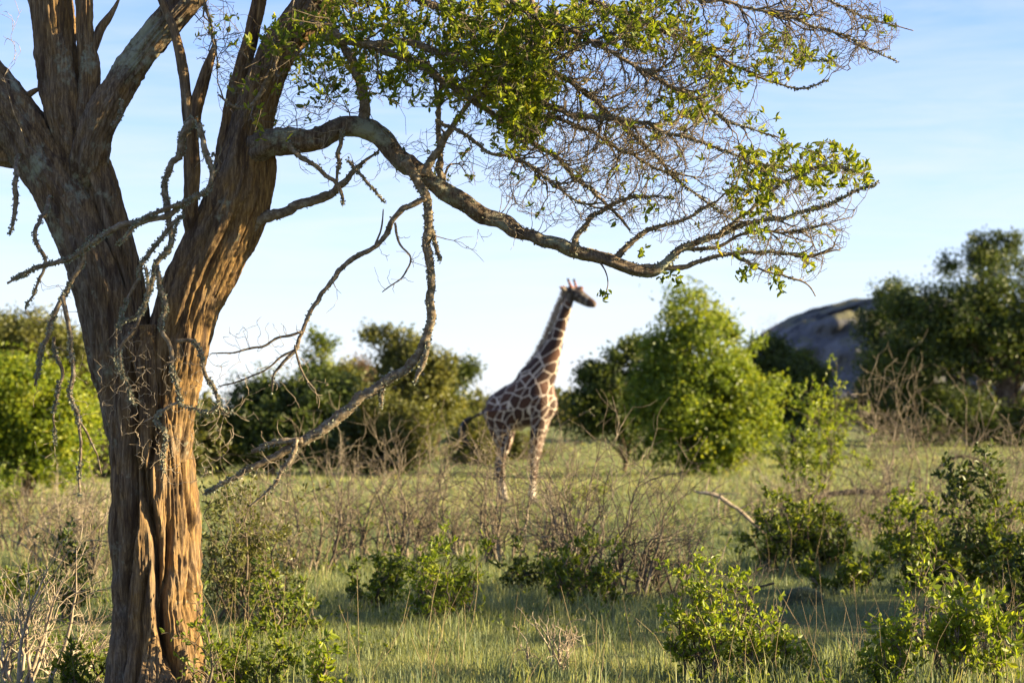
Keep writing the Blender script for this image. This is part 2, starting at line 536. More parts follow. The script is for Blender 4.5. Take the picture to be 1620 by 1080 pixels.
def build_hill(name, prof, Y, depth, seed):
    """a rocky hill: prof = (photo x, photo y of its skyline); depth = half thickness in metres"""
    P = np.array([px(x, y, Y) for x, y in prof])
    n = 120; m = 60
    xs = np.linspace(P[0, 0], P[-1, 0], n)
    top = np.interp(xs, P[:, 0], P[:, 2])
    k = np.hanning(7); k /= k.sum()
    top = np.convolve(np.pad(top, 3, mode='edge'), k, mode='valid')
    u = np.linspace(-1, 1, m)
    X = np.repeat(xs[None], m, 0); U = np.repeat(u[:, None], n, 1)
    base = -2.0
    shape = np.where(np.abs(U) < .35, 1 - .06 * (U / .35) ** 2, .94 * (1 - ((np.abs(U) - .35) / .65) ** 1.5))
    Z = base + (top[None] - base) * np.clip(shape, 0, 1)
    Yv = Y + U * depth
    V = np.stack([X.ravel(), Yv.ravel(), Z.ravel()], 1)
    q = V * np.array([.06, .06, .02])
    f = fbm(q, 5, seed)
    V[:, 1] += f * depth * .32
    V[:, 2] += (fbm(V * .05, 4, seed + 5) * (top.max() - base) * .06) * np.clip(shape.ravel(), 0, 1)
    i = np.arange(m - 1)[:, None] * n; j = np.arange(n - 1)[None]
    F = np.stack([i + j, i + j + 1, i + j + 1 + n, i + j + n], -1).reshape(-1, 4)
    a = Acc(); a.add(V, [F])
    o = link(name, a.mesh(name), M['rock'], kind="structure", origin=(P[:, 0].mean(), Y, 0))
    return o
build_hill("rocky_hill", [(1080, 640), (1150, 590), (1195, 535), (1225, 515), (1250, 503), (1285, 490), (1320, 481), (1345, 475), (1385, 472), (1450, 474), (1530, 490), (1640, 540), (1760, 610), (1850, 660)], 620, 90, 11)
build_hill("far_ridge", [(-500, 668), (-200, 650), (100, 655), (420, 648), (700, 660), (800, 648), (880, 628), (940, 622), (1040, 640), (1300, 640), (1700, 655), (2200, 668)], 1900, 250, 23)

# ------------------------------------------------------------------ far bushes and trees
def crown_points(ell, n, Y, shell=.5, seed=0, lump=.42):
    """clump centres spread through a union of lumpy ellipsoids given in photo pixels (cx, cy, rx, ry)"""
    S = Y / FPX
    vol = np.array([e[2] * e[3] for e in ell], float)
    which = rng.choice(len(ell), n, p=vol / vol.sum())
    d = norm(rng.normal(size=(n, 3)))
    r = (shell ** 3 + (1 - shell ** 3) * rng.random(n)) ** (1 / 3)
    r *= 1 + lump * vnoise(d * 2.3 + which[:, None] * 9.1, seed)
    out = np.zeros((n, 3)); nor = d.copy()
    for k, e in enumerate(ell):
        q = which == k
        c = px(e[0], e[1], Y)
        rx, rz = e[2] * S, e[3] * S
        ry = (e[4] * S) if len(e) > 4 else (rx * .85)
        out[q] = c + d[q] * r[q][:, None] * np.array([rx, ry, rz])
    return out, nor

def far_tree(name, label, cat, base, ell, leaf, lsize=.09, nclump=260, per=60, clump=.30, trunk_r=.12, twigs=True, wood='trunk_far',
             shell=.5, group=None, Y=None, seed=0, trunk=None, wide=.5, lump=.42, flat=.8):
    b = ground_hit(*base) if Y is None else None
    if b is None:
        q = px(base[0], base[1], Y); b = np.array([q[0], q[1], gz1(q[0], q[1])])
    Yd = b[1]
    root = thing(name, label, cat, tuple(b), group)
    C, nor = crown_points(ell, nclump, Yd, shell, seed, lump)
    C[:, 2] = np.maximum(C[:, 2], gz(C[:, 0], C[:, 1]) + .12)
    # leaves
    a = Acc()
    cs = clump * (.45 + 1.1 * rng.random(nclump))
    ct = np.clip(.5 + .22 * rng.normal(size=nclump), 0, 1)
    idx = np.repeat(np.arange(nclump), per)
    off = rng.normal(size=(len(idx), 3)) * np.array([1, 1, flat]) * .55
    P = C[idx] + off * cs[idx][:, None]
    P[:, 2] = np.maximum(P[:, 2], gz(P[:, 0], P[:, 1]) + .03)
    ax = norm(.5 * off + rng.normal(size=off.shape) * .9)
    tint = np.clip(ct[idx] + .16 * rng.normal(size=len(idx)), 0, 1)
    ln = lsize * (.7 + .6 * rng.random(len(idx)))
    leaves(a, P, ax, ln, ln * wide, tint, up=norm(nor[idx] + .7 * off + np.array([0, 0, .35])) * 1.1, simple=True)
    link("crown", a.mesh("crown", smooth=False), M[leaf], root, kind="stuff")
    # trunk and limbs to the clumps
    w = Acc()
    if trunk is None:
        cen = C.mean(0); low = C[:, 2].min()
        top = np.array([cen[0], cen[1], b[2] + (cen[2] - b[2]) * .9])
        tp = np.array([b - [0, 0, .15], b * .6 + top * .4 + rng.normal(size=3) * .05 * (top[2] - b[2]), top])
        tr = np.array([trunk_r * 1.15, trunk_r * .8, trunk_r * .3])
    else:
        tp = np.array([px(x, y, Yd) for x, y, r in trunk]); tr = np.array([r * Yd / FPX for x, y, r in trunk])
        tp[0, 2] = min(tp[0, 2], b[2] - .1)
    T = catmull(np.column_stack([tp, tr]), 16)
    tube(w, T[:, :3] + fbm(T[:, :3] * 2, 2, seed + 3)[:, None] * .05, T[:, 3] * (1 + .15 * vnoise(T[:, :3] * 4, 5)), 9)
    link("trunk", w.mesh("trunk"), M[wood], root)
    if twigs:
        t = Acc()
        sel = rng.choice(nclump, min(nclump, 70 if twigs is True else twigs), replace=False)
        H = max(C[:, 2].max() - b[2], .5)
        for k in sel:
            f = rng.random() * .75 + .15
            q = T[min(15, max(2, int(f * 15)))]
            d0 = norm(norm(C[k] - q[:3]) + np.array([0, 0, .6]))
            L = np.linalg.norm(C[k] - q[:3])
            cc = bez(q[:3], d0, C[k], 7, 0, .02)
            tube(t, cc, np.linspace(min(q[3] * .5, .012 * L + .012), .006, 7), 5)
        link("limbs", t.mesh("limbs"), M[wood], root)
    return root

def bare_tree(name, label, cat, base, ell, Y=None, n=260, wood='twig_dry', trunk_r=.05, tip=.006, group=None, trunk=None):
    """leafless tree or bush: twigs reach for points spread through its crown"""
    if Y is None:
        b = ground_hit(*base)
    else:
        q = px(base[0], base[1], Y); b = np.array([q[0], q[1], gz1(q[0], q[1])])
    Yd = b[1]
    root = thing(name, label, cat, tuple(b), group)
    C, _ = crown_points(ell, n, Yd, .2, 3)
    C[:, 2] = np.maximum(C[:, 2], b[2] + .1)
    w = Acc()
    reach(w, [catmull(np.array([b - [0, 0, .1], b + (C.mean(0) - b) * np.array([.5, .5, .45]), C.mean(0)]), 10)], C, trunk_r, tip, sides=4)
    link("branches", w.mesh("branches"), M[wood], root)
    return root

def reach(acc, paths, targets, r0, rtip, sides=4, seg=5, sag=0.0, jit=.03, spread=.5, r_paths=None, order=True):
    """attach every target to the nearest wood so far (branching that thickens towards the root).
    Returns the tip directions and the index of the targets."""
    nodes, dirs, rad = [], [], []
    for k, P in enumerate(paths):
        T = norm(np.gradient(P, axis=0))
        nodes.append(P); dirs.append(T)
        if r_paths is not None:
            rad.append(r_paths[k])
        else:
            rr = np.linspace(r0, max(rtip * 2, r0 * .35), len(P)); rad.append(rr)
            tube(acc, P, rr, max(sides, 5))
    N = np.concatenate(nodes); D = np.concatenate(dirs); R = np.concatenate(rad)
    cap = len(targets) * seg + len(N) + 10
    NN = np.zeros((cap, 3)); DD = np.zeros((cap, 3)); RR = np.zeros(cap)
    m = len(N); NN[:m] = N; DD[:m] = D; RR[:m] = R
    d0 = ((targets[:, None] - N[None, ::max(1, len(N) // 60)]) ** 2).sum(2).min(1)
    seq = np.argsort(d0) if order else np.arange(len(targets))
    tipdir = np.zeros((len(targets), 3)); curves = [None] * len(targets)
    for k in seq:
        tg = targets[k]
        v = tg[None] - NN[:m]
        dist = np.linalg.norm(v, axis=1)
        cosang = (v * DD[:m]).sum(1) / (dist + 1e-6)
        cost = dist * (1.35 - .5 * cosang) + (RR[:m] < rtip * 1.2) * dist * .3
        j = int(np.argmin(cost))
        L = dist[j]
        dd = norm(DD[j] + spread * norm(rng.normal(size=3)))
        C = bez(NN[j], dd, tg, seg, sag, jit)
        ra = max(rtip, min(RR[j] * .75, rtip + .010 * L))
        rr = np.linspace(ra, rtip * .7, seg)
        tube(acc, C, rr, sides if ra < .01 else sides + 1, cap=False)
        T = norm(np.gradient(C, axis=0))
        NN[m:m + seg - 1] = C[1:]; DD[m:m + seg - 1] = T[1:]; RR[m:m + seg - 1] = rr[1:]
        m += seg - 1
        tipdir[k] = T[-1]; curves[k] = C
    return tipdir, curves

# ------------------------------------------------------------------ foreground tree
TS = TREE_Y / FPX            # metres per photo pixel at the tree
tree_base = px(250, 1092, TREE_Y)
tree_base[2] = gz1(tree_base[0], TREE_Y)
tree = thing("spreading_tree", "large forked tree with furrowed orange-brown bark and low branches spreading over the grass", "tree", tuple(tree_base))
LICHEN_PTS = []

def path3(pts, n, dy0=0.0):
    """traced centre line: rows (photo x, photo y, width px[, depth offset m]) -> n rows of x, y, z, radius"""
    P = []
    for q in pts:
        dy = q[3] if len(q) > 3 else 0.0
        Y = TREE_Y + dy0 + dy
        P.append([*px(q[0], q[1], Y), q[2] * .5 * Y / FPX])
    return catmull(np.array(P), n)

def bark_tube(name, pts, dy0=0.0, nseg=120, step=.007, seed=1, flute=.16, lobes=1.5, fine=.012, freq=62, grey=.3, lichen=0.0, furrows=(), cap=True, flare=None, wob=0.0):
    Ltot = sum(math.hypot(pts[i + 1][0] - pts[i][0], pts[i + 1][1] - pts[i][1]) for i in range(len(pts) - 1)) * TS
    n = max(12, int(Ltot / step))
    Q = path3(pts, n, dy0)
    C, R = Q[:, :3], Q[:, 3]
    if wob:
        C[:, 0] += wob * fbm(C * 5, 2, seed); C[:, 2] += wob * fbm(C * 5 + 31, 2, seed + 1)
        R *= 1 + .14 * fbm(C * 16, 2, seed + 2)
    T, N, B = frames(C)
    s = np.concatenate([[0], np.cumsum(np.linalg.norm(np.diff(C, axis=0), axis=1))])
    a = np.linspace(0, 2 * math.pi, nseg, endpoint=False)
    A = np.repeat(a[None], n, 0); Sg = np.repeat(s[:, None], nseg, 1); Rg = np.repeat(R[:, None], nseg, 1)
    tw = A + .35 * np.sin(Sg * 2.3 + seed)
    # big lobes that run along the stem
    q = np.stack([np.cos(tw) * lobes, np.sin(tw) * lobes, Sg * 1.1], -1).reshape(-1, 3)
    big = fbm(q + seed * 7.7, 2, seed)
    q = np.stack([np.cos(tw) * lobes * 2.2, np.sin(tw) * lobes * 2.2, Sg * 2.0], -1).reshape(-1, 3)
    mid = 1 - np.abs(vnoise(q + seed * 3.1, seed + 5)) * 2
    crev = -np.clip(mid - .78, 0, 1) * 3.2          # narrow grooves between the lobes
    # bark ridges, stretched along the stem
    wv = fbm(np.stack([np.cos(A) * Rg, np.sin(A) * Rg, Sg], -1).reshape(-1, 3) * 3.5, 2, seed + 9)
    q = np.stack([np.cos(A) * Rg, np.sin(A) * Rg, Sg / 22.0], -1).reshape(-1, 3) * freq
    q[:, 0] += wv * .9; q[:, 1] += wv * .9
    r1 = 1 - 2 * np.abs(vnoise(q, seed + 21))
    r2 = 1 - 2 * np.abs(vnoise(q * np.array([2.3, 2.3, 2.0]) + 11, seed + 22))
    rough = fbm(np.stack([np.cos(A) * Rg, np.sin(A) * Rg, Sg], -1).reshape(-1, 3) * 60, 2, seed + 31)
    ridge = .62 * r1 + .38 * r2
    # long torn strips of bark, one lapping over the next
    qs = np.stack([np.cos(A) * Rg, np.sin(A) * Rg, Sg / 24.0], -1).reshape(-1, 3) * (freq * .42)
    qs[:, 0] += wv * 1.4; qs[:, 1] -= wv * 1.1
    st = vnoise(qs + 40, seed + 51)
    strip = np.clip(st * 3, -1, 1) * .55 + st * .6
    sc = np.minimum(1.0, Rg.ravel() / .06)
    d = Rg.ravel() * flute * (big + crev * .55) + fine * sc * (ridge - .2) + fine * .85 * sc * strip + .0028 * sc * rough
    for (ang, wd, s0, s1, dep) in furrows:
        path = ang + .22 * np.sin(Sg * 3.1 + ang * 5) + .08 * np.sin(Sg * 9 + ang)
        da = np.angle(np.exp(1j * (A - path)))
        m = np.exp(-(da / wd) ** 2) * np.clip((Sg - s0) / .12, 0, 1) * np.clip((s1 - Sg) / .12, 0, 1)
        d = d - (m * dep).ravel()
    rr = Rg.ravel() + d
    if flare:
        rr = rr * (1 + flare * np.exp(-Sg.ravel() / .22) * (1 + .5 * big))
    dirv = (np.cos(A)[..., None] * N[:, None] + np.sin(A)[..., None] * B[:, None]).reshape(-1, 3)
    V = np.repeat(C, nseg, 0) + dirv * rr[:, None]
    i = np.arange(n - 1)[:, None] * nseg; j = np.arange(nseg)[None]; k = (j + 1) % nseg
    F = np.stack([i + j, i + k, i + k + nseg, i + j + nseg], -1).reshape(-1, 4)
    fs = [F]
    if cap:
        fs += [np.arange(nseg)[None, ::-1], (np.arange(nseg) + (n - 1) * nseg)[None]]
    acc = Acc(); acc.add(V, fs, np.clip(.5 + .5 * ridge, 0, 1))
    # share of weathered grey bark: plus painted shade, greyer on the side away from the sun
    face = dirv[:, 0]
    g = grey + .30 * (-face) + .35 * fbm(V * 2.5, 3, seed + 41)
    lc = np.full(len(V), lichen) + .5 * fbm(V * 5, 2, seed + 47)
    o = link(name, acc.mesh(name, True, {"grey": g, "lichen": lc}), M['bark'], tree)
    return Q

pi = math.pi
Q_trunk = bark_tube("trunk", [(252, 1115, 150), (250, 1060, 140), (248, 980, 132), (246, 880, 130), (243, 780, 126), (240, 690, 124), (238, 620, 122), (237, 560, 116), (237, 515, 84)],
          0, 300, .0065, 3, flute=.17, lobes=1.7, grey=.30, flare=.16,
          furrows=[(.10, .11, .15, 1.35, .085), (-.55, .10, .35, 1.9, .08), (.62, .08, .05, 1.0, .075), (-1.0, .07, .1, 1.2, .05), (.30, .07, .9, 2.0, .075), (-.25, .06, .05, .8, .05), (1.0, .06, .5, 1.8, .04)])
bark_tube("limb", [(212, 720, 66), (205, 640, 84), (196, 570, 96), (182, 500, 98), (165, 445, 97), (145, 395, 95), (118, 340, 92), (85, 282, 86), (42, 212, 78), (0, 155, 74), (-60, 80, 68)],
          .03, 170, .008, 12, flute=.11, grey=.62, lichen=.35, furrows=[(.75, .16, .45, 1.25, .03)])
bark_tube("limb", [(222, 600, 40), (212, 520, 50), (204, 450, 50), (190, 395, 54), (172, 335, 56), (152, 280, 62), (128, 240, 66), (106, 190, 68), (93, 120, 66), (84, 50, 66), (76, -40, 64)],
          .02, 150, .008, 25, flute=.17, grey=.5, lichen=.1, furrows=[(.2, .14, .2, 1.0, .035)])
bark_tube("limb", [(142, 330, 20, .14), (138, 262, 58, .03), (153, 205, 58), (186, 140, 52), (226, 82, 49), (266, 35, 46), (312, -15, 42), (360, -60, 38)],
          -.06, 120, .008, 33, flute=.12, grey=.55, lichen=.6)
bark_tube("limb", [(126, 245, 30), (139, 165, 32), (141, 110, 28), (134, 50, 26), (133, -30, 23)], -.04, 70, .008, 41, grey=.3, lichen=.2)
bark_tube("limb", [(144, 85, 15), (160, 45, 16), (172, 28, 12), (181, 14, 8), (190, -6, 3)], -.04, 30, .01, 42, grey=.3)
bark_tube("limb", [(80, 275, 26), (40, 255, 30), (5, 246, 34), (-60, 236, 36)], .1, 60, .01, 43, grey=.3)
bark_tube("limb", [(70, 215, 8), (55, 172, 10), (42, 155, 10), (56, 143, 8), (66, 142, 4)], .02, 24, .01, 44, grey=.4)
bark_tube("limb", [(266, 730, 60), (270, 660, 78), (276, 590, 90), (286, 525, 95), (303, 465, 93), (327, 408, 91), (352, 354, 89), (373, 300, 86), (386, 252, 76), (398, 205, 68), (413, 150, 62), (440, 85, 58), (474, 35, 56), (520, -30, 52)],
          -.03, 170, .0075, 57, flute=.15, grey=.28, furrows=[(-.2, .12, .35, 1.3, .035), (.5, .12, .7, 1.5, .035), (-.75, .1, .2, .9, .03)])
bark_tube("limb", [(318, 500, 34), (350, 440, 44), (384, 368, 50), (404, 312, 46), (411, 262, 44), (404, 210, 36)], -.03, 110, .0075, 63, flute=.2, grey=-.1)
bark_tube("limb", [(346, 360, 26), (352, 310, 34), (359, 250, 33), (368, 190, 30), (379, 120, 27), (397, 55, 24), (415, -25, 22)], .05, 80, .008, 71, flute=.14, grey=.2)
# dead upright stem with torn tips
bark_tube("dead_stem", [(303, 430, 8, .16), (301, 345, 22, .04), (304, 270, 25), (303, 215, 23), (312, 165, 20), (327, 112, 17), (337, 82, 11), (341, 62, 3)], -.14, 60, .008, 81, flute=.2, grey=.45, lichen=.1)
bark_tube("dead_stem", [(304, 240, 8, .03), (298, 190, 15), (290, 115, 14), (277, 55, 12), (262, 18, 10), (246, -20, 8)], -.15, 40, .01, 84, grey=.45)

# thinner branches, traced
BR = {}
def branch(key, name, pts, dy0=0.0, sides=9, mat='branch', lich=1.0, rough=.05):
    if key in 'abcdefghikl':
        pts = [(p[0], p[1], p[2] * .7) + tuple(p[3:]) for p in pts]
    L = sum(math.hypot(pts[i + 1][0] - pts[i][0], pts[i + 1][1] - pts[i][1]) for i in range(len(pts) - 1)) * TS
    n = max(8, int(L / .012))
    Q = path3(pts, n, dy0)
    w = fbm(Q[:, :3] * 9, 2, len(BR)) ; w2 = fbm(Q[:, :3] * 9 + 50, 2, len(BR) + 3)
    Q[:, 0] += w * np.minimum(.024, Q[:, 3] * 2.4); Q[:, 2] += w2 * np.minimum(.024, Q[:, 3] * 2.4)
    a = Acc()
    tube(a, Q[:, :3], Q[:, 3] * (1 + rough * 2 * vnoise(Q[:, :3] * 45, 5)), sides)
    me = a.mesh(name)
    # knobbly surface
    co = np.zeros(len(me.vertices) * 3, np.float32); me.vertices.foreach_get("co", co); co = co.reshape(-1, 3)
    co += (fbm(co * 110, 2, 9)[:, None] * norm(co - np.repeat(Q[:, :3], sides, 0)) * np.repeat(np.minimum(Q[:, 3] * .28, .006), sides)[:, None]).astype(np.float32)
    me.vertices.foreach_set("co", co.ravel()); me.update()
    link(name, me, M[mat], tree)
    BR[key] = Q
    if lich:
        k = int(L * 520 * lich)
        i = rng.integers(0, n, k)
        keep = vnoise(Q[i, :3] * 12 + 30, 4) > -.25
        LICHEN_PTS.append((Q[i, :3][keep], Q[i, 3][keep]))
    return Q

BR['G'] = bark_tube("branch", [(380, 262, 66, .16), (402, 236, 60, .08), (428, 224, 46), (465, 222, 40), (500, 212, 36), (545, 196, 34), (590, 208, 32), (640, 255, 30), (690, 287, 27), (740, 322, 25), (800, 357, 23), (860, 385, 21), (920, 403, 21), (980, 418, 20), (1028, 430, 17), (1058, 410, 13), (1098, 382, 10), (1150, 366, 8), (1220, 350, 6), (1290, 335, 5), (1345, 312, 4), (1392, 290, 2.5)], -.12, 40, .009, 91, flute=.12, fine=.007, freq=75, grey=.85, lichen=.9, wob=.03)
LICHEN_PTS.append((BR['G'][60::1, :3].repeat(9, 0), BR['G'][60::1, 3].repeat(9, 0)))
branch('G2', "branch", [(1000, 424, 12), (1060, 424, 9), (1110, 410, 7), (1160, 402, 6), (1220, 398, 5), (1275, 405, 4), (1330, 396, 2.5)], -.12, 8)
branch('G3', "branch", [(1140, 367, 7), (1180, 340, 6), (1215, 308, 5), (1262, 280, 4), (1310, 262, 3), (1370, 275, 2)], -.2, 7)
branch('G4', "branch", [(1080, 396, 7), (1130, 392, 6), (1190, 366, 5), (1250, 366, 4), (1310, 352, 2.5)], 0, 7)
branch('G5', "branch", [(1150, 402, 5), (1200, 425, 4), (1245, 438, 3.5), (1275, 450, 3), (1290, 470, 2)], -.1, 6)
branch('L1', "branch", [(946, 408, 4), (958, 428, 2.4), (962, 448, 2), (957, 468, 1.6)], -.14, 5, lich=0)
branch('U1', "branch", [(580, 205, 20), (577, 160, 17), (566, 120, 15), (545, 80, 13), (520, 40, 11)], -.1, 9)
branch('U2', "branch", [(668, 275, 14), (690, 245, 12), (708, 215, 10), (730, 180, 8), (760, 140, 6)], -.2, 8)
branch('U3', "branch", [(696, 288, 13), (697, 250, 10), (695, 190, 8), (700, 130, 6)], .05, 8)
branch('U4', "branch", [(905, 400, 11), (920, 370, 9), (950, 335, 7), (985, 315, 6), (1030, 310, 4)], -.2, 8)
branch('U5', "branch", [(970, 417, 11), (1000, 385, 9), (1030, 362, 7), (1080, 350, 5), (1130, 320, 4)], -.05, 8)
# canopy framework
branch('a', "branch", [(476, 36, 24), (560, 66, 20), (640, 92, 17), (720, 140, 15), (800, 196, 13), (870, 245, 11), (940, 305, 9), (1000, 362, 6)], -.15, 9, lich=1.2)
branch('b', "branch", [(560, 66, 17), (650, 70, 16), (740, 98, 15), (830, 150, 13), (900, 178, 12), (980, 190, 10), (1060, 208, 8), (1150, 240, 5), (1215, 262, 3)], -.45, 9, lich=1.2)
branch('c', "branch", [(500, 0, 22), (600, -12, 19), (700, 12, 17), (800, 62, 14), (890, 120, 12), (960, 175, 10), (1030, 240, 8), (1090, 300, 5), (1140, 335, 3)], .3, 9, lich=1.2)
branch('d', "branch", [(600, -12, 16), (740, -18, 14), (860, 30, 12), (970, 85, 10), (1070, 140, 8), (1150, 190, 5), (1220, 215, 3)], -.6, 8, lich=1.2)
branch('e', "branch", [(740, -18, 13), (860, -20, 12), (960, 10, 10), (1070, 58, 8), (1170, 108, 6), (1260, 140, 4), (1310, 125, 2.5)], .1, 8)
branch('f', "branch", [(860, -20, 11), (1000, -24, 10), (1120, 0, 8), (1240, 24, 6), (1330, 55, 4), (1420, 98, 2.5)], -.3, 8)
branch('g', "branch", [(1000, -24, 9), (1150, -30, 8), (1280, -8, 6), (1370, 28, 4), (1445, 48, 2.5)], .2, 7)
branch('h', "branch", [(720, 140, 12), (790, 150, 11), (860, 110, 9), (930, 70, 7), (1000, 40, 5)], -.35, 8)
branch('i', "branch", [(800, 196, 11), (880, 190, 9), (960, 225, 8), (1030, 262, 6), (1100, 282, 4)], .15, 8)
branch('k', "branch", [(690, 190, 9), (760, 230, 8), (840, 262, 7), (900, 310, 5), (960, 335, 3)], -.5, 8)
branch('l', "branch", [(500, 0, 18), (450, -40, 16), (380, -50, 12), (330, -20, 8), (335, 50, 5), (345, 110, 3)], -.2, 8)
branch('m', "dead_stem", [(880, 20, 9), (868, 50, 14), (852, 64, 16), (843, 30, 14), (838, -20, 12)], -.2, 9, mat='branch', lich=.2)
branch('n', "branch", [(436, 90, 12), (420, 130, 9), (400, 165, 7), (370, 170, 5), (345, 150, 3)], -.25, 7, lich=.3)
# side limb and hanging dead branches
branch('S1', "branch", [(392, 362, 24), (425, 344, 18), (470, 326, 16), (515, 308, 14), (546, 290, 11), (562, 268, 8), (580, 250, 5), (600, 236, 2)], -.05, 10, lich=.5)
branch('S2', "dead_branch", [(455, 225, 9), (470, 252, 8), (500, 262, 7), (528, 282, 7), (540, 300, 6), (543, 322, 4)], -.2, 7, lich=.8)
branch('S3', "dead_branch", [(552, 250, 5), (570, 280, 5), (588, 300, 5), (606, 320, 3)], -.2, 6)
branch('S4', "dead_branch", [(535, 205, 6), (535, 250, 7), (530, 300, 4)], -.2, 6)
branch('H1', "dead_branch", [(640, 256, 18), (664, 290, 15), (675, 330, 14), (677, 380, 14), (681, 430, 13), (684, 478, 13), (684, 502, 14), (672, 540, 14), (648, 575, 14), (612, 600, 15), (575, 628, 16), (535, 662, 17), (492, 690, 17), (450, 712, 13), (405, 735, 10), (365, 757, 8), (325, 780, 4)], -.3, 12, lich=2.2)
branch('H2', "dead_branch", [(482, 694, 10), (440, 700, 10), (398, 712, 7)], -.33, 8, lich=2)
branch('H3', "dead_branch", [(470, 690, 8), (460, 720, 8), (445, 745, 7), (425, 775, 5), (395, 800, 3)], -.35, 7, lich=1.2)
branch('H4', "dead_branch", [(610, 600, 8), (606, 625, 9), (600, 648, 4)], -.3, 7, lich=2)
branch('H5', "dead_branch", [(674, 545, 8), (670, 570, 10), (664, 592, 8), (656, 606, 3)], -.32, 7, lich=2)
branch('H6', "dead_branch", [(678, 352, 7), (686, 380, 8), (693, 400, 6), (697, 412, 3)], -.3, 7, lich=2)
branch('V1', "dead_branch", [(672, 316, 10), (645, 328, 9), (618, 360, 9), (592, 388, 8), (553, 408, 8), (520, 445, 7.5), (494, 484, 7), (482, 520, 6), (470, 548, 6), (450, 570, 5), (434, 590, 4), (428, 620, 2.5)], -.32, 8, lich=.15)
branch('V2', "dead_branch", [(474, 524, 5), (440, 534, 4.5), (410, 550, 4), (375, 556, 3), (335, 558, 2)], -.35, 6, lich=0)
branch('V3', "dead_branch", [(470, 548, 5), (445, 566, 4), (415, 590, 3), (380, 602, 3), (345, 612, 2)], -.3, 6, lich=0)
branch('V4', "dead_branch", [(466, 545, 4), (474, 575, 4), (486, 600, 3), (500, 618, 2)], -.34, 6, lich=0)
branch('V5', "dead_branch", [(594, 386, 4), (604, 360, 3), (606, 332, 2)], -.32, 6, lich=0)
branch('V6', "dead_branch", [(626, 352, 5), (634, 385, 4), (650, 410, 3.5), (636, 440, 3), (605, 462, 2)], -.35, 6, lich=0)
# lichen-hung twigs in front of the fork
branch('D1', "dead_branch", [(300, 182, 14), (292, 225, 13), (283, 243, 12), (268, 258, 11), (262, 290, 10), (264, 330, 10), (270, 375, 9), (262, 400, 9), (246, 420, 8), (236, 445, 8), (232, 480, 6), (215, 500, 5), (190, 515, 5), (183, 545, 4), (186, 590, 3)], -.3, 9, lich=2.4)
branch('D2', "dead_branch", [(316, 195, 9), (326, 232, 9), (333, 265, 9), (330, 290, 8), (305, 312, 8), (270, 335, 9), (225, 350, 10), (180, 366, 10), (135, 392, 9), (90, 415, 8), (45, 430, 6), (8, 448, 4)], -.42, 8, lich=2.6)
branch('D3', "dead_branch", [(290, 320, 7), (262, 328, 7), (225, 352, 6), (200, 372, 5), (186, 385, 4)], -.45, 7, lich=2.4)
branch('D4', "dead_branch", [(290, 340, 6), (262, 370, 7), (238, 400, 7), (215, 440, 6), (200, 480, 5), (185, 520, 4)], -.4, 7, lich=2.4)
branch('D5', "dead_branch", [(150, 380, 8), (128, 405, 8), (112, 440, 8), (98, 470, 8), (85, 505, 8), (72, 545, 7), (62, 585, 6), (55, 610, 3)], -.4, 8, lich=3)
branch('D6', "dead_branch", [(98, 470, 7), (104, 505, 7), (110, 545, 7), (112, 590, 7), (112, 630, 7), (122, 660, 6), (128, 700, 5), (126, 740, 4), (128, 780, 3)], -.45, 8, lich=2.6)
branch('D7', "dead_branch", [(82, 530, 6), (92, 565, 6), (96, 600, 6), (92, 630, 5), (85, 660, 3), (88, 700, 2)], -.42, 7, lich=2.4)
branch('D8', "dead_branch", [(122, 660, 4), (140, 690, 4), (155, 720, 3), (160, 750, 2)], -.45, 6, lich=1.2)
branch('D9', "dead_branch", [(85, 300, 7, .28), (66, 335, 7, .1), (60, 370, 7), (68, 400, 6), (66, 430, 5), (58, 460, 4), (40, 485, 2)], -.3, 7, lich=1.4)
branch('D10', "dead_branch", [(35, 225, 8, .2), (24, 285, 8), (22, 320, 8), (20, 345, 6), (15, 372, 3)], -.2, 7, lich=1)
branch('D11', "dead_branch", [(250, 420, 6), (252, 450, 8), (258, 480, 8), (256, 510, 8), (264, 540, 7), (272, 570, 7), (278, 600, 6), (284, 632, 5)], -.4, 8, lich=2.4)
branch('D12', "dead_branch", [(228, 425, 5), (232, 470, 6), (218, 500, 6), (202, 530, 6), (192, 560, 5), (200, 600, 4), (212, 640, 3)], -.42, 7, lich=2)
branch('D13', "dead_branch", [(280, 535, 6), (305, 535, 7), (318, 560, 6), (328, 590, 6), (340, 625, 6), (352, 648, 5), (372, 652, 3)], -.38, 7, lich=2)
branch('D14', "dead_branch", [(284, 632, 5), (262, 645, 5), (250, 660, 5), (262, 690, 4), (258, 730, 3), (268, 760, 2)], -.4, 7, lich=2)
branch('D15', "dead_branch", [(345, 640, 5), (330, 655, 4), (310, 648, 4), (284, 640, 4)], -.42, 6, lich=1.5)
branch('D16', "dead_branch", [(268, 388, 5), (275, 375, 4), (282, 350, 3)], -.42, 6, lich=2)
branch('D17', "dead_branch", [(333, 282, 5), (345, 262, 4), (335, 240, 3), (350, 258, 2)], -.35, 6, lich=1)
branch('D18', "dead_branch", [(194, 160, 5), (190, 185, 6), (178, 200, 4)], -.2, 6, lich=1.5)

# lichen tufts on the dead wood
def lichen_tufts():
    a = Acc()
    for P, R in LICHEN_PTS:
        n = len(P)
        d = norm(rng.normal(size=(n, 3)))
        pos = P + d * (R * .85)[:, None]
        ln = .005 + .013 * rng.random(n)
        leaves(a, pos, d + .6 * rng.normal(size=(n, 3)), ln, ln * .9, np.clip(.5 + .25 * rng.normal(size=n), 0, 1), fold=.3, simple=True)
    link("lichen", a.mesh("lichen", False), M['lichen'], tree, kind="stuff")
lichen_tufts()

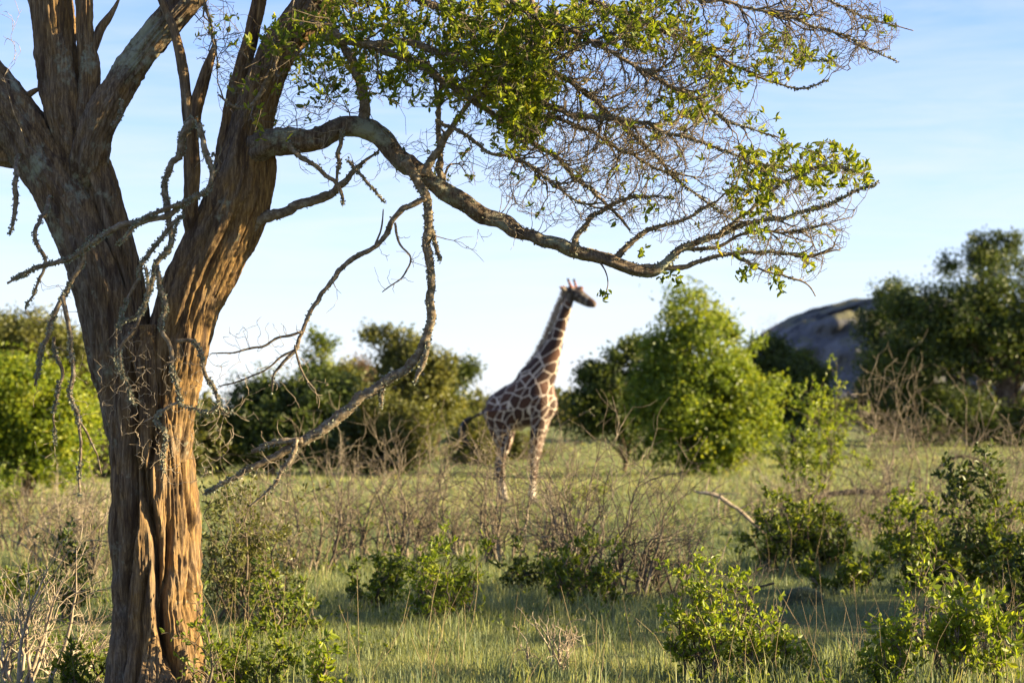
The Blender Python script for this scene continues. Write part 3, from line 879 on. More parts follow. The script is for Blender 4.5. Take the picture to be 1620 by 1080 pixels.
# fine twigs and leaves
LEAFY = [(640, 55, 240, 75, .8), (810, 130, 70, 105, .85), (640, 130, 170, 90, .45), (480, 140, 120, 90, .30), (820, 30, 120, 60, .8),
         (1000, 30, 110, 45, .55), (1110, 55, 60, 50, .35), (1190, 100, 110, 55, .33), (1285, 105, 40, 30, .4), (1085, 170, 60, 25, .4),
         (1190, 285, 42, 60, .75), (1300, 255, 80, 45, .85), (1380, 285, 25, 12, .8), (1235, 200, 60, 30, .3), (1220, 330, 40, 20, .3), (700, 250, 60, 40, .22),
         (1240, 370, 130, 70, .07), (620, -60, 400, 60, .7), (1050, -50, 260, 40, .5), (345, 30, 40, 60, .25), (1425, 45, 30, 20, .6)]
def leaf_prob(x, y):
    p = .03
    for cx, cy, rx, ry, q in LEAFY:
        r = ((x - cx) / rx) ** 2 + ((y - cy) / ry) ** 2
        p = max(p, q * max(0, min(1, 1.6 - 1.2 * r)))
    return p

def to_px(P):
    d = P - np.array([0, 0, CAMZ])
    f = d[:, 1] * math.cos(PITCH) + d[:, 2] * math.sin(PITCH)
    u = -d[:, 1] * math.sin(PITCH) + d[:, 2] * math.cos(PITCH)
    return 810 + FPX * d[:, 0] / f, 540 - FPX * u / f

def cloud(spec, total, dmin=-.9, dmax=.7):
    """targets in tree-space ellipses (cx, cy, rx, ry, weight) of the photo at the tree's depth"""
    w = np.array([e[4] * e[2] * e[3] for e in spec], float); w /= w.sum()
    k = rng.choice(len(spec), total, p=w)
    r = np.sqrt(rng.random(total)); th = rng.random(total) * 2 * pi
    out = np.zeros((total, 3))
    for q in range(total):
        e = spec[k[q]]
        out[q] = px(e[0] + e[2] * r[q] * math.cos(th[q]), e[1] + e[3] * r[q] * math.sin(th[q]), TREE_Y + rng.uniform(dmin, dmax))
    return out

CANOPY = [(650, 70, 240, 100, 1.0), (800, 110, 110, 110, 1.2), (960, 140, 185, 140, 2.2), (1130, 60, 170, 85, 1.2), (1310, 50, 115, 62, 1.2),
          (930, 270, 160, 90, 1.1), (1090, 300, 140, 90, .7), (1220, 360, 130, 70, .75), (1290, 275, 90, 50, .75), (440, 130, 100, 100, .55),
          (700, 250, 110, 50, .3), (1240, 420, 70, 35, .45), (1180, 220, 70, 60, .4), (700, -70, 320, 60, .45), (1100, -50, 240, 45, .4), (345, 60, 40, 80, .35), (1040, 180, 150, 60, .8)]
keys = [k for k in BR if k[0] in 'GUabcdefghikln' and k != 'H']
keys = [k for k in BR if not k.startswith(('H', 'V', 'D', 'S', 'm'))]
from mathutils import kdtree
def spray(acc, N, D, R, targets, rtip, seg, sides, jit, spread, rk=.010):
    """join every target to the wood that is already there (nearest of a few candidates)"""
    kd = kdtree.KDTree(len(N))
    for q in range(len(N)):
        kd.insert(N[q], q)
    kd.balance()
    nN, nD, nR, tips = [], [], [], []
    for tg in targets:
        c = [e[1] for e in kd.find_n(tg, 14)]
        v = tg[None] - N[c]; dist = np.linalg.norm(v, axis=1)
        cost = dist * (1.4 - .6 * (v * D[c]).sum(1) / (dist + 1e-6)) + .03 * (dist < .03)
        w = int(np.argmin(cost)); q = c[w]; L = dist[w]
        dd = norm(D[q] + spread * norm(rng.normal(size=3)))
        C = bez(N[q], dd, tg, seg, 0, jit)
        ra = max(rtip, min(R[q] * .7, rtip + rk * L))
        rr = np.linspace(ra, rtip * .75, seg)
        tube(acc, C, rr, sides, cap=False)
        T = norm(np.gradient(C, axis=0))
        nN.append(C[1:]); nD.append(T[1:]); nR.append(rr[1:]); tips.append(T[-1])
    return np.concatenate([N] + nN), np.concatenate([D] + nD), np.concatenate([R] + nR), np.array(tips)

tw = Acc()
N = np.concatenate([BR[k][::2, :3] for k in keys]); D = np.concatenate([norm(np.gradient(BR[k][::2, :3], axis=0)) for k in keys]); R = np.concatenate([BR[k][::2, 3] for k in keys])
R = np.minimum(R, .012)
T1 = cloud(CANOPY, 640)
N, D, R, td = spray(tw, N, D, R, T1, .0024, 9, 5, .016, .5, .012)
TT, TDR = [T1], [td]
for cnt, rt, sg in ((2600, .0021, 7), (5600, .0017, 5), (9400, .0014, 4)):
    t_ = cloud(CANOPY, cnt)
    N, D, R, d_ = spray(tw, N, D, R, t_, rt, sg, 3, .014, .75)
    TT.append(t_); TDR.append(d_)
print("twig tris", tw.tris())
link("fine_twigs", tw.mesh("fine_twigs"), M['twig'], tree, kind="stuff")

# dead twig sprays on the hanging branches
dw = Acc()
DEADC = [(420, 560, 90, 60, .6), (460, 610, 60, 60, .25), (640, 420, 50, 50, .35), (500, 470, 60, 40, .12), (280, 660, 90, 110, 1.0), (200, 600, 45, 90, .55), (360, 700, 60, 90, .5),
         (110, 660, 60, 130, .35), (430, 760, 50, 50, .3), (540, 250, 70, 60, .35), (90, 500, 50, 60, .2), (790, 380, 60, 40, .25), (330, 260, 25, 60, .2), (20, 40, 25, 50, .5), (20, 100, 20, 40, .3)]
dk = [k for k in BR if k.startswith(('H', 'V', 'D', 'S', 'G')) and k not in ('G2', 'G3', 'G4', 'G5')]
TD = cloud(DEADC, 900, -.5, -.28)
reach(dw, [BR[k][::3, :3] for k in dk], TD, .01, .0016, sides=3, seg=6, jit=.022, spread=.9, r_paths=[np.minimum(BR[k][::3, 3], .006) for k in dk])
link("dead_twigs", dw.mesh("dead_twigs"), M['twig_pale'], tree, kind="stuff")

# leaf rosettes at the twig tips
tips = np.concatenate(TT); tdir = np.concatenate(TDR)
ux, uy = to_px(tips)
LP, LA, LL, LT, LX = [], [], [], [], []
for q in range(len(tips)):
    pr = leaf_prob(ux[q], uy[q]) * (.42 if q > 3040 else .8)
    if rng.random() > pr:
        continue
    k = rng.integers(5, 11) if pr > .3 else rng.integers(3, 7)
    d = norm(.7 * norm(tdir[q]) + norm(rng.normal(size=(k, 3))) + np.array([.1, 0, .35]))
    LP.append(tips[q] - tdir[q] * (.035 * rng.random((k, 1))))
    LA.append(d)
    LL.append((.024 + .030 * rng.random(k)) * rng.uniform(.75, 1.2))
    LT.append(np.clip(rng.normal(.52, .12) + .14 * rng.normal(size=k), 0, 1))
    LX.append(np.full(k, ux[q]))
for (sx, sy, k) in [(957, 466, 9), (955, 462, 6), (1052, 438, 12), (1072, 441, 12), (1062, 432, 8), (1174, 434, 14), (1180, 428, 8), (1229, 448, 14), (1236, 456, 12), (1226, 442, 8), (1018, 395, 9), (1010, 402, 8), (1165, 400, 7), (1206, 372, 8)]:
    q = px(sx, sy, TREE_Y - .13)
    LP.append(q + rng.normal(size=(k, 3)) * .012)
    LA.append(norm(rng.normal(size=(k, 3)) + np.array([.2, 0, .1])))
    LL.append(.03 + .02 * rng.random(k)); LT.append(np.clip(.45 + .15 * rng.normal(size=k), 0, 1)); LX.append(np.full(k, 1140.0))
LP = np.concatenate(LP); LA = np.concatenate(LA); LL = np.concatenate(LL); LT = np.concatenate(LT); LX = np.concatenate(LX)
single = np.where(LX > 1130)[0]
single = single[np.argsort(-LL[single])][:290]
mask = np.ones(len(LP), bool); mask[single] = False
fa = Acc()
leaves(fa, LP[mask], LA[mask], LL[mask], LL[mask] * .42, LT[mask])
print("leaves", len(LP))
link("foliage", fa.mesh("foliage", False), M['leaf_tree'], tree, kind="stuff")
# the leaves that can be told apart on the open sprays
leaf_meshes = []
for k in range(5):
    a = Acc(); leaves(a, np.zeros((1, 3)), np.array([[0, 0, 1.0]]), 1.0, .42, np.full(1, .35 + .13 * k), up=np.array([[0, -1.0, 0]]) * 5)
    me = a.mesh("leaf", False); me.materials.append(M['leaf_tree']); leaf_meshes.append(me)
for q in single:
    o = bpy.data.objects.new("leaf", leaf_meshes[int(rng.integers(0, 5))])
    col.objects.link(o)
    o.parent = tree
    o.location = Vector(LP[q]) - tree.location
    o.rotation_euler = (Vector(LA[q]).to_track_quat('Z', 'Y').to_matrix() @ Matrix.Rotation(rng.random() * 6.28, 3, 'Z')).to_euler()
    o.scale = (LL[q],) * 3

# ------------------------------------------------------------------ giraffe
def giraffe_mat():
    m, n, l, bs, out = new_mat("giraffe_coat")
    vec = n.new("ShaderNodeAttribute"); vec.attribute_name = "coat"
    vo = n.new("ShaderNodeTexVoronoi"); vo.feature = 'DISTANCE_TO_EDGE'; vo.inputs["Scale"].default_value = 1.0; vo.inputs["Randomness"].default_value = .78
    vc = n.new("ShaderNodeTexVoronoi"); vc.feature = 'F1'; vc.inputs["Scale"].default_value = 1.0; vc.inputs["Randomness"].default_value = .78
    nz = n.new("ShaderNodeTexNoise"); nz.inputs["Scale"].default_value = 1.3; nz.inputs["Detail"].default_value = 2
    l.new(vec.outputs["Vector"], nz.inputs["Vector"])
    ad = n.new("ShaderNodeMixRGB"); ad.blend_type = 'ADD'; ad.inputs[0].default_value = .12
    l.new(vec.outputs["Vector"], ad.inputs[1]); l.new(nz.outputs["Color"], ad.inputs[2])
    l.new(ad.outputs[0], vo.inputs["Vector"]); l.new(ad.outputs[0], vc.inputs["Vector"])
    mr = n.new("ShaderNodeMapRange"); mr.inputs[1].default_value = .030; mr.inputs[2].default_value = .05
    l.new(vo.outputs["Distance"], mr.inputs[0])
    sp = n.new("ShaderNodeSeparateColor"); l.new(vc.outputs["Color"], sp.inputs[0])
    br = ramp(n, [(0, (.028, .010, .006)), (.5, (.045, .017, .009)), (1, (.075, .029, .014))])
    l.new(sp.outputs[0], br.inputs["Fac"])
    mx = n.new("ShaderNodeMixRGB"); mx.inputs[1].default_value = (.50, .41, .33, 1)
    l.new(mr.outputs[0], mx.inputs[0]); l.new(br.outputs[0], mx.inputs[2])
    # pale lower legs
    pal = n.new("ShaderNodeMixRGB"); pal.inputs[2].default_value = (.55, .47, .38, 1)
    l.new(attr(n, "pale").outputs["Fac"], pal.inputs[0]); l.new(mx.outputs[0], pal.inputs[1])
    # mottled grey face
    nf = n.new("ShaderNodeTexNoise"); nf.inputs["Scale"].default_value = 2.4; nf.inputs["Detail"].default_value = 4
    l.new(vec.outputs["Vector"], nf.inputs["Vector"])
    fr = ramp(n, [(.40, (.022, .015, .012)), (.55, (.065, .05, .042)), (.70, (.22, .19, .16))])
    l.new(nf.outputs["Fac"], fr.inputs["Fac"])
    fc = n.new("ShaderNodeMixRGB"); l.new(attr(n, "face").outputs["Fac"], fc.inputs[0]); l.new(pal.outputs[0], fc.inputs[1]); l.new(fr.outputs[0], fc.inputs[2])
    rd = n.new("ShaderNodeMixRGB"); rd.inputs[2].default_value = (.20, .065, .025, 1)
    l.new(attr(n, "rust").outputs["Fac"], rd.inputs[0]); l.new(fc.outputs[0], rd.inputs[1])
    dk = n.new("ShaderNodeMixRGB"); dk.inputs[2].default_value = (.018, .014, .012, 1)
    l.new(attr(n, "dark").outputs["Fac"], dk.inputs[0]); l.new(rd.outputs[0], dk.inputs[1])
    l.new(dk.outputs[0], bs.inputs["Base Color"])
    bs.inputs["Roughness"].default_value = .75
    bs.inputs["Specular IOR Level"].default_value = .25
    bs.inputs["Sheen Weight"].default_value = .15
    return m

def build_giraffe():
    YAW = math.radians(-18)
    K = 78.06                     # photo pixels per metre at the giraffe
    GYD = 49.0
    foot = px(815, 797, GYD)
    base = np.array([foot[0], GYD, gz1(foot[0], GYD)])
    z0 = foot[2] - base[2]
    def L(x, y, lat=0.0):
        return np.array([(x - 815) / K / math.cos(YAW) - 0 * lat, lat, (797 - y) / K])
    acc = Acc()
    def loft(rings, sides=20):
        """rings: (centre, radius in the body plane, lateral radius, tangent)"""
        n = len(rings); a = np.linspace(0, 2 * pi, sides, endpoint=False)
        V = []
        for c, r, w, t in rings:
            t = norm(np.array(t, float)); lat = np.array([0, 1.0, 0]); nn = np.cross(lat, t)
            nn = norm(nn); lat2 = np.cross(t, nn)
            V.append(c + r * np.cos(a)[:, None] * nn + w * np.sin(a)[:, None] * lat2)
        V = np.concatenate(V)
        i = np.arange(n - 1)[:, None] * sides; j = np.arange(sides)[None]; k = (j + 1) % sides
        F = np.stack([i + j, i + k, i + k + sides, i + j + sides], -1).reshape(-1, 4)
        acc.add(V, [F, np.arange(sides)[None, ::-1], (np.arange(sides) + (n - 1) * sides)[None]])
    def limb(pts, lat, aspect=1.0, n=40, sides=18):
        P = np.array([[*L(p[0], p[1], p[3] if len(p) > 3 else lat), p[2] / K, (p[4] if len(p) > 4 else aspect) * p[2] / K] for p in pts])
        Q = catmull(P, n)
        T = norm(np.gradient(Q[:, :3], axis=0))
        loft([(Q[i, :3], Q[i, 3], Q[i, 4], T[i]) for i in range(n)], sides)
    # torso: vertical sections (x, top, bottom, half width)
    sec = [(772, 646, 664, .07), (776, 634, 680, .20), (784, 626, 690, .28), (795, 619, 690, .31), (808, 611, 683, .33), (822, 602, 679, .36), (836, 588, 675, .37), (850, 576, 670, .34), (862, 574, 664, .29), (871, 588, 655, .22), (877, 606, 644, .11)]
    P = catmull(np.array([[*L(s[0], (s[1] + s[2]) / 2), (s[2] - s[1]) / 2 / K, s[3]] for s in sec]), 60)
    loft([(P[i, :3], P[i, 3], P[i, 4], (1, 0, .25)) for i in range(60)], 28)
    # withers and neck
    limb([(838, 622, 30), (848, 604, 31), (858, 588, 26), (866, 570, 20.5), (875, 550, 14.6), (881, 532, 11.6), (886.5, 516, 10.2), (892, 500, 9.3), (896.5, 486, 8.4), (900, 472, 8.2), (902, 466, 7.5)], 0, .74, 60)
    # head
    limb([(895, 466, 6), (900, 465, 9.3), (907, 466, 10.2), (915, 470, 9.6), (923, 475, 7.8), (931, 480, 6.6), (936, 483, 6.2), (939.5, 486, 5.4), (942, 488, 3.2)], 0, .80, 40)
    limb([(910, 476, 4), (920, 481, 4), (929, 485, 3.6), (934, 487, 3.0), (937, 488.5, 2)], 0, .9, 20)          # jaw
    limb([(912, 462, 5), (918, 460, 4.6), (921, 461, 3.4)], 0, 1.0, 12)                                             # forehead bump
    for sgn in (-1, 1):
        limb([(x + 1.5 + 2.4 * sgn, y, r, la * sgn) for x, y, r, la in [(908, 464, 3.2, .07), (905, 456, 2.7, .085), (902.5, 449, 2.5, .095), (901, 444.5, 2.7, .10), (900.7, 443, 1.5, .10)]], 0, 1.0, 16, 12)   # horn
        limb([(900, 464, 2.0, .10 * sgn), (896, 461.5, 3.2, .16 * sgn), (892.5, 459, 3.0, .215 * sgn), (889.5, 457, 1.2, .25 * sgn)], 0, .55, 16, 12)                                   # ear
    # legs (near side is lateral -)
    fl = [(857, 628, 17), (858, 645, 15.5), (856.5, 668, 13), (853, 690, 10), (850, 712, 8.2), (848.5, 727, 7.6), (848, 738, 6.4), (847, 755, 4.9), (846, 772, 4.7), (845.5, 783, 5.6), (845.5, 790, 5.2), (846.5, 795, 6.6), (847, 798.5, 7)]
    hl = [(792, 650, 25), (793, 668, 21), (796, 688, 16), (798, 706, 11), (794, 722, 8.3), (791, 735, 7.6), (792, 748, 6.2), (794, 765, 4.8), (796, 780, 4.8), (797, 788, 5.6), (798, 793, 5.2), (799, 797, 6.6), (799.5, 800.5, 7)]
    limb(fl, -.19, .85)
    limb([(p[0] - (6 if k > 4 else k), p[1] - (2 if k > 9 else 0), p[2] * .95) for k, p in enumerate(fl)], .19, .85)
    limb([(p[0] + (6 if k > 4 else k), p[1], p[2]) for k, p in enumerate(hl)], -.20, .8)
    limb([(p[0] - (1 + 1.2 * k if k > 2 else 1), p[1] - (2 if k > 8 else 0), p[2] * .95) for k, p in enumerate(hl)], .20, .8)
    # tail stalk, part of the body
    limb([(776, 644, 4.5, 0), (769, 650, 3.2, -.02), (760, 657, 2.4, -.05), (751, 661, 2.0, -.08), (744, 665, 2.2, -.1)], 0, 1.0, 24, 10)
    limb([(826, 676, 5, 0), (824, 680, 3.2, 0), (822.5, 683, 1.6, 0)], 0, 1.0, 10, 10)
    me0 = acc.mesh("giraffe_rough")
    tmp = bpy.data.objects.new("giraffe_rough", me0)
    col.objects.link(tmp)
    rm = tmp.modifiers.new("r", 'REMESH'); rm.mode = 'VOXEL'; rm.voxel_size = .018; rm.use_smooth_shade = True
    sm = tmp.modifiers.new("s", 'SMOOTH'); sm.factor = .5; sm.iterations = 6
    dg = bpy.context.evaluated_depsgraph_get()
    me = bpy.data.meshes.new_from_object(tmp.evaluated_get(dg))
    bpy.data.objects.remove(tmp)
    me.name = "giraffe_body"
    n = len(me.vertices)
    co = np.zeros(n * 3, np.float32); me.vertices.foreach_get("co", co); co = co.reshape(-1, 3).astype(float)
    X, Yl, Z = co[:, 0], co[:, 1], co[:, 2]
    # muscle relief
    nr = np.zeros(n * 3, np.float32); me.vertices.foreach_get("normal", nr); nr = nr.reshape(-1, 3)
    co2 = co + nr * (.016 * fbm(co * np.array([4, 4, 2.5]), 2, 5) * (Z > 1.0))[:, None]
    me.vertices.foreach_set("co", co2.astype(np.float32).ravel())
    pxx = X * K * math.cos(YAW) + 815; pyy = 797 - Z * K
    head = np.clip(((pxx - 902) * .85 + (484 - pyy) * .55 + 3) / 6, 0, 1) * (Z > 3.8)
    # coat coordinates: cells shrink towards the feet and the head
    def sc(z):
        return np.interp(z, [0, .8, 1.3, 1.7, 2.4, 3.0, 4.2], [10.0, 9.2, 6.8, 5.0, 4.3, 3.7, 4.8])
    zz = np.linspace(-.2, 5, 600)
    cum = np.concatenate([[0], np.cumsum((sc(zz[1:]) + sc(zz[:-1])) / 2 * np.diff(zz))])
    zeta = np.interp(Z, zz, cum)
    s = sc(Z)
    ax = np.interp(Z, [0, 1.7, 2.6, 3.3, 4.3], [.3, .1, .45, .85, 1.15])      # neck axis, so cells follow it
    coat = np.stack([(X - ax) * s * 1.05 + 20, Yl * s * .9 + 10, zeta * .92], 1)
    at = me.attributes.new("coat", 'FLOAT_VECTOR', 'POINT'); at.data.foreach_set("vector", coat.astype(np.float32).ravel())
    def put(k, v):
        a2 = me.attributes.new(k, 'FLOAT', 'POINT'); a2.data.foreach_set("value", v.astype(np.float32))
    horn = (pyy < 458.5) & (pxx < 914)
    put("pale", np.clip((.50 - Z) / .35, 0, .6) + np.clip((1.62 - Z) / .08, 0, 1) * (Z > 1.42) * (np.abs(Yl) < .12) * .6)
    put("face", head * (~horn))
    muzz = np.clip((pxx - 930) / 6, 0, 1) * head
    ridge = np.clip((Z - np.interp(pxx, [900, 918, 941], [4.34, 4.28, 4.06])) / .03, 0, 1) * head
    put("rust", np.clip(horn * .8 + ridge * .45 + muzz * .15, 0, 1))
    hoof = (Z < .10).astype(float)
    tailm = np.clip((762 - pxx) / 8, 0, 1) * (Z < 2.0)
    put("dark", np.clip(horn * np.clip((448.5 - pyy) / 2, 0, 1) + hoof * .8 + tailm, 0, 1))
    me.polygons.foreach_set("use_smooth", np.full(len(me.polygons), True))
    root = thing("giraffe", "tall brown giraffe with white net pattern standing side-on in the clearing", "giraffe", tuple(base))
    root.rotation_euler = (0, 0, YAW)
    me.materials.clear(); me.materials.append(giraffe_mat())
    bo = bpy.data.objects.new("body", me); col.objects.link(bo); bo.parent = root
    def child(name, a, mat):
        o = bpy.data.objects.new(name, a.mesh(name, name in ("eye", "nostril"))); col.objects.link(o); o.parent = bo
        o.data.materials.append(mat)
        return o
    hair = leaf_mat("mane_hair", [(0, (.25, .17, .11)), (.5, (.45, .36, .28)), (1, (.65, .57, .48))], trans=.45, tcol=(1, .9, .75))
    black = leaf_mat("tail_hair", [(0, (.012, .010, .010)), (1, (.03, .025, .022))], trans=.05)
    a = Acc()
    crest = catmull(np.array([L(x, y) for x, y in [(836, 582), (846, 571), (856, 552), (866, 533), (873, 515), (880, 498), (887, 482), (893, 468), (896, 460)]]), 900)
    t = norm(np.gradient(crest, axis=0)); outw = np.cross(t, np.array([0, 1.0, 0])); outw *= np.sign(-outw[:, :1])
    crest = crest + rng.normal(size=crest.shape) * np.array([.01, .022, .01])
    leaves(a, crest - outw * .05, outw + .25 * t + rng.normal(size=crest.shape) * .15, .12 + .06 * rng.random(900), .016, np.clip(.6 + .3 * rng.normal(size=900), 0, 1), simple=True)
    child("mane", a, hair)
    a = Acc()
    tp = np.array([L(*p) for p in [(747, 663, -.09), (741, 667, -.11), (736, 675, -.12), (734, 685, -.12), (736, 695, -.12), (741, 702, -.1), (748, 705, -.08)]])
    for k in range(70):
        o = rng.normal(size=3) * .022
        q = catmull(tp[:rng.integers(5, 8)], 9) + o * np.linspace(.5, 1, 9)[:, None]
        q[:, 0] += .03 * rng.normal() * np.linspace(0, 1, 9) ** 2
        tube(a, q, np.array([.022, .034, .038, .038, .036, .032, .026, .016, .006]), 4, cap=False)
    child("tail_tuft", a, black)
    eye = new_mat("giraffe_eye")[0]
    eye.node_tree.nodes["Principled BSDF"].inputs["Base Color"].default_value = (.012, .008, .006, 1)
    eye.node_tree.nodes["Principled BSDF"].inputs["Roughness"].default_value = .15
    for sgn in (-1, 1):
        a = Acc(); c = L(911.5, 466.5, .092 * sgn)
        u, v = np.meshgrid(np.linspace(0, 2 * pi, 12, endpoint=False), np.linspace(.05, pi - .05, 8))
        V = c + .036 * np.stack([np.cos(u) * np.sin(v), .7 * np.sin(u) * np.sin(v), .8 * np.cos(v)], -1).reshape(-1, 3)
        i = np.arange(7)[:, None] * 12; j = np.arange(12)[None]; k = (j + 1) % 12
        a.add(V, [np.stack([i + j, i + k, i + k + 12, i + j + 12], -1).reshape(-1, 4)])
        child("eye", a, eye)
build_giraffe()

# ------------------------------------------------------------------ trees and bushes of the background
G_FAR = None
far_tree("bushy_tree", "rounded cone-shaped bright green bush-tree with sunlit leaves down to the grass, right of the giraffe", "tree", (1105, 752),
         [(1100, 505, 60, 52), (1112, 565, 88, 62), (1125, 625, 105, 62), (1085, 640, 92, 66), (1160, 668, 68, 58), (1105, 700, 92, 48), (1055, 590, 50, 48)],
         'leaf_bright', .13, 470, 82, .34, .16, seed=1, shell=.55, wide=.55, lump=.22)
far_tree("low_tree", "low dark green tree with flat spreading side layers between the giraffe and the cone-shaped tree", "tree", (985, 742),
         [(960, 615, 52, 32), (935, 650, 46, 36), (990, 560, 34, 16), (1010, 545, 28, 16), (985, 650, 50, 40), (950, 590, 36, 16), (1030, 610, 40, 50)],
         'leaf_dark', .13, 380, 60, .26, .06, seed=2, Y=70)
far_tree("acacia_tree", "big dark spreading tree with crooked grey trunk beside the rocky hill", "tree", (1600, 700),
         [(1590, 470, 75, 58), (1520, 500, 80, 58), (1455, 490, 55, 40), (1580, 545, 90, 50), (1480, 560, 80, 50), (1425, 590, 48, 50), (1660, 500, 80, 80), (1700, 580, 70, 60)],
         'leaf_dark', .17, 700, 62, .42, .3, seed=3, Y=98, trunk=[(1608, 705, 26), (1598, 655, 20), (1592, 610, 15), (1606, 565, 12), (1585, 535, 9), (1555, 515, 6)], shell=.4)
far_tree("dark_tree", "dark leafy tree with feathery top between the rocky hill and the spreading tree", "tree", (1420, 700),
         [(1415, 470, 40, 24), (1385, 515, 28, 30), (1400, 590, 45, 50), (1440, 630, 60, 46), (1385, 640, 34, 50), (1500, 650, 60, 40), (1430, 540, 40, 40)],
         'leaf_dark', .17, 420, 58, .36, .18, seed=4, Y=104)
far_tree("tall_thin_tree", "thin tall tree with small tufted crowns rising above the spreading tree", "tree", (1565, 690),
         [(1548, 392, 22, 20), (1575, 375, 14, 16), (1605, 382, 12, 16), (1560, 410, 30, 16), (1500, 420, 16, 16), (1588, 400, 20, 14)],
         'leaf_dark', .17, 110, 45, .34, .14, seed=5, Y=120, twigs=40)
far_tree("dark_tree", "small dark rounded tree directly behind the cone-shaped tree, below the hill's left slope", "tree", (1255, 690),
         [(1245, 590, 55, 44), (1215, 560, 34, 28), (1270, 625, 48, 50), (1230, 640, 55, 50), (1290, 600, 22, 34)],
         'leaf_dark', .17, 300, 58, .36, .15, seed=6, Y=100)
far_tree("leafy_bush", "bright yellow-green rounded bush in front of the olive-green tree", "bush", (45, 798),
         [(55, 640, 82, 62), (15, 600, 60, 40), (80, 700, 70, 60), (20, 700, 60, 60), (-40, 650, 70, 90), (110, 660, 36, 50)],
         'leaf_shoot', .11, 520, 60, .26, .12, seed=7, Y=52, lump=.3)
far_tree("olive_tree", "olive-green taller tree behind the bright yellow-green bush", "tree", (95, 745),
         [(60, 535, 85, 38), (110, 580, 50, 50), (10, 540, 60, 44), (130, 640, 36, 60), (150, 590, 22, 40), (-50, 560, 70, 60)],
         'leaf_olive', .15, 420, 60, .36, .2, seed=8, Y=78)
far_tree("leafy_bush", "wide dark green thicket bush behind the hanging lichen branch", "bush", (430, 752),
         [(440, 660, 85, 48), (395, 690, 60, 46), (500, 625, 60, 40), (355, 690, 40, 50), (470, 700, 80, 40), (415, 620, 45, 26)],
         'leaf_dark', .13, 460, 60, .28, .1, seed=9, Y=67, shell=.4)
far_tree("leafy_bush", "yellowish-green bush with pale stems right of the dark thicket", "bush", (600, 752),
         [(600, 680, 68, 52), (560, 650, 44, 46), (640, 690, 44, 44), (585, 715, 70, 32), (540, 610, 30, 30)],
         'leaf_olive', .13, 400, 58, .27, .1, seed=10, Y=69)
far_tree("slender_tree", "loose leafy shoot-like tree standing up out of the dark thicket", "tree", (505, 740),
         [(510, 550, 16, 18), (500, 578, 24, 18), (520, 600, 30, 22), (500, 530, 10, 10)],
         'leaf_mid', .12, 60, 48, .24, .06, seed=11, Y=72, twigs=24)
far_tree("open_tree", "open crowned dark tree with ragged tufts left of the giraffe", "tree", (665, 735),
         [(640, 545, 34, 22), (600, 530, 24, 14), (655, 570, 44, 22), (690, 590, 26, 36), (620, 590, 30, 22), (660, 630, 50, 34), (690, 650, 34, 30)],
         'leaf_olive', .16, 230, 46, .32, .14, seed=12, Y=82, trunk=[(668, 740, 9), (660, 690, 7), (655, 640, 6), (648, 590, 4), (640, 555, 3)])
far_tree("leaning_tree", "thin leaning tree with sparse tufts reaching towards the giraffe's tail", "tree", (690, 725),
         [(730, 590, 22, 14), (745, 580, 12, 12), (715, 610, 18, 12), (705, 625, 14, 12)],
         'leaf_dark', .14, 60, 36, .28, .07, seed=13, Y=84, twigs=30, trunk=[(688, 730, 5), (690, 680, 4), (700, 640, 3.5), (722, 610, 3), (738, 590, 2)])
far_tree("dry_bush", "round brownish half-dry bush crown between the thicket and the open tree", "bush", (575, 720),
         [(573, 592, 30, 20), (585, 615, 26, 24), (600, 640, 30, 40)],
         'leaf_dry', .14, 140, 46, .32, .1, seed=14, Y=92)
far_tree("leafy_bush", "small yellow-green bush seen behind the giraffe's tail", "bush", (755, 738),
         [(760, 690, 26, 26), (735, 705, 26, 26), (770, 715, 26, 20)], 'leaf_olive', .13, 130, 50, .26, .05, seed=15, Y=76)
far_tree("leafy_bush", "low green bush among dry branches under the giraffe's belly", "bush", (820, 735),
         [(815, 705, 26, 22), (830, 715, 26, 16)], 'leaf_olive', .13, 80, 46, .26, .05, seed=16, Y=80)
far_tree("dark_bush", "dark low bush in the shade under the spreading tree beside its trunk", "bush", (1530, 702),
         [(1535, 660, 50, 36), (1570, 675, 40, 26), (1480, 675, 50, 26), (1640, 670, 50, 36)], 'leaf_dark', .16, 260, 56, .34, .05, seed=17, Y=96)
far_tree("leafy_bush", "dark leafy bush behind the trunk of the forked tree", "bush", (190, 770),
         [(160, 700, 50, 50), (215, 720, 50, 44), (300, 700, 44, 54), (250, 690, 50, 50)], 'leaf_olive', .13, 240, 56, .28, .05, seed=18, Y=66)

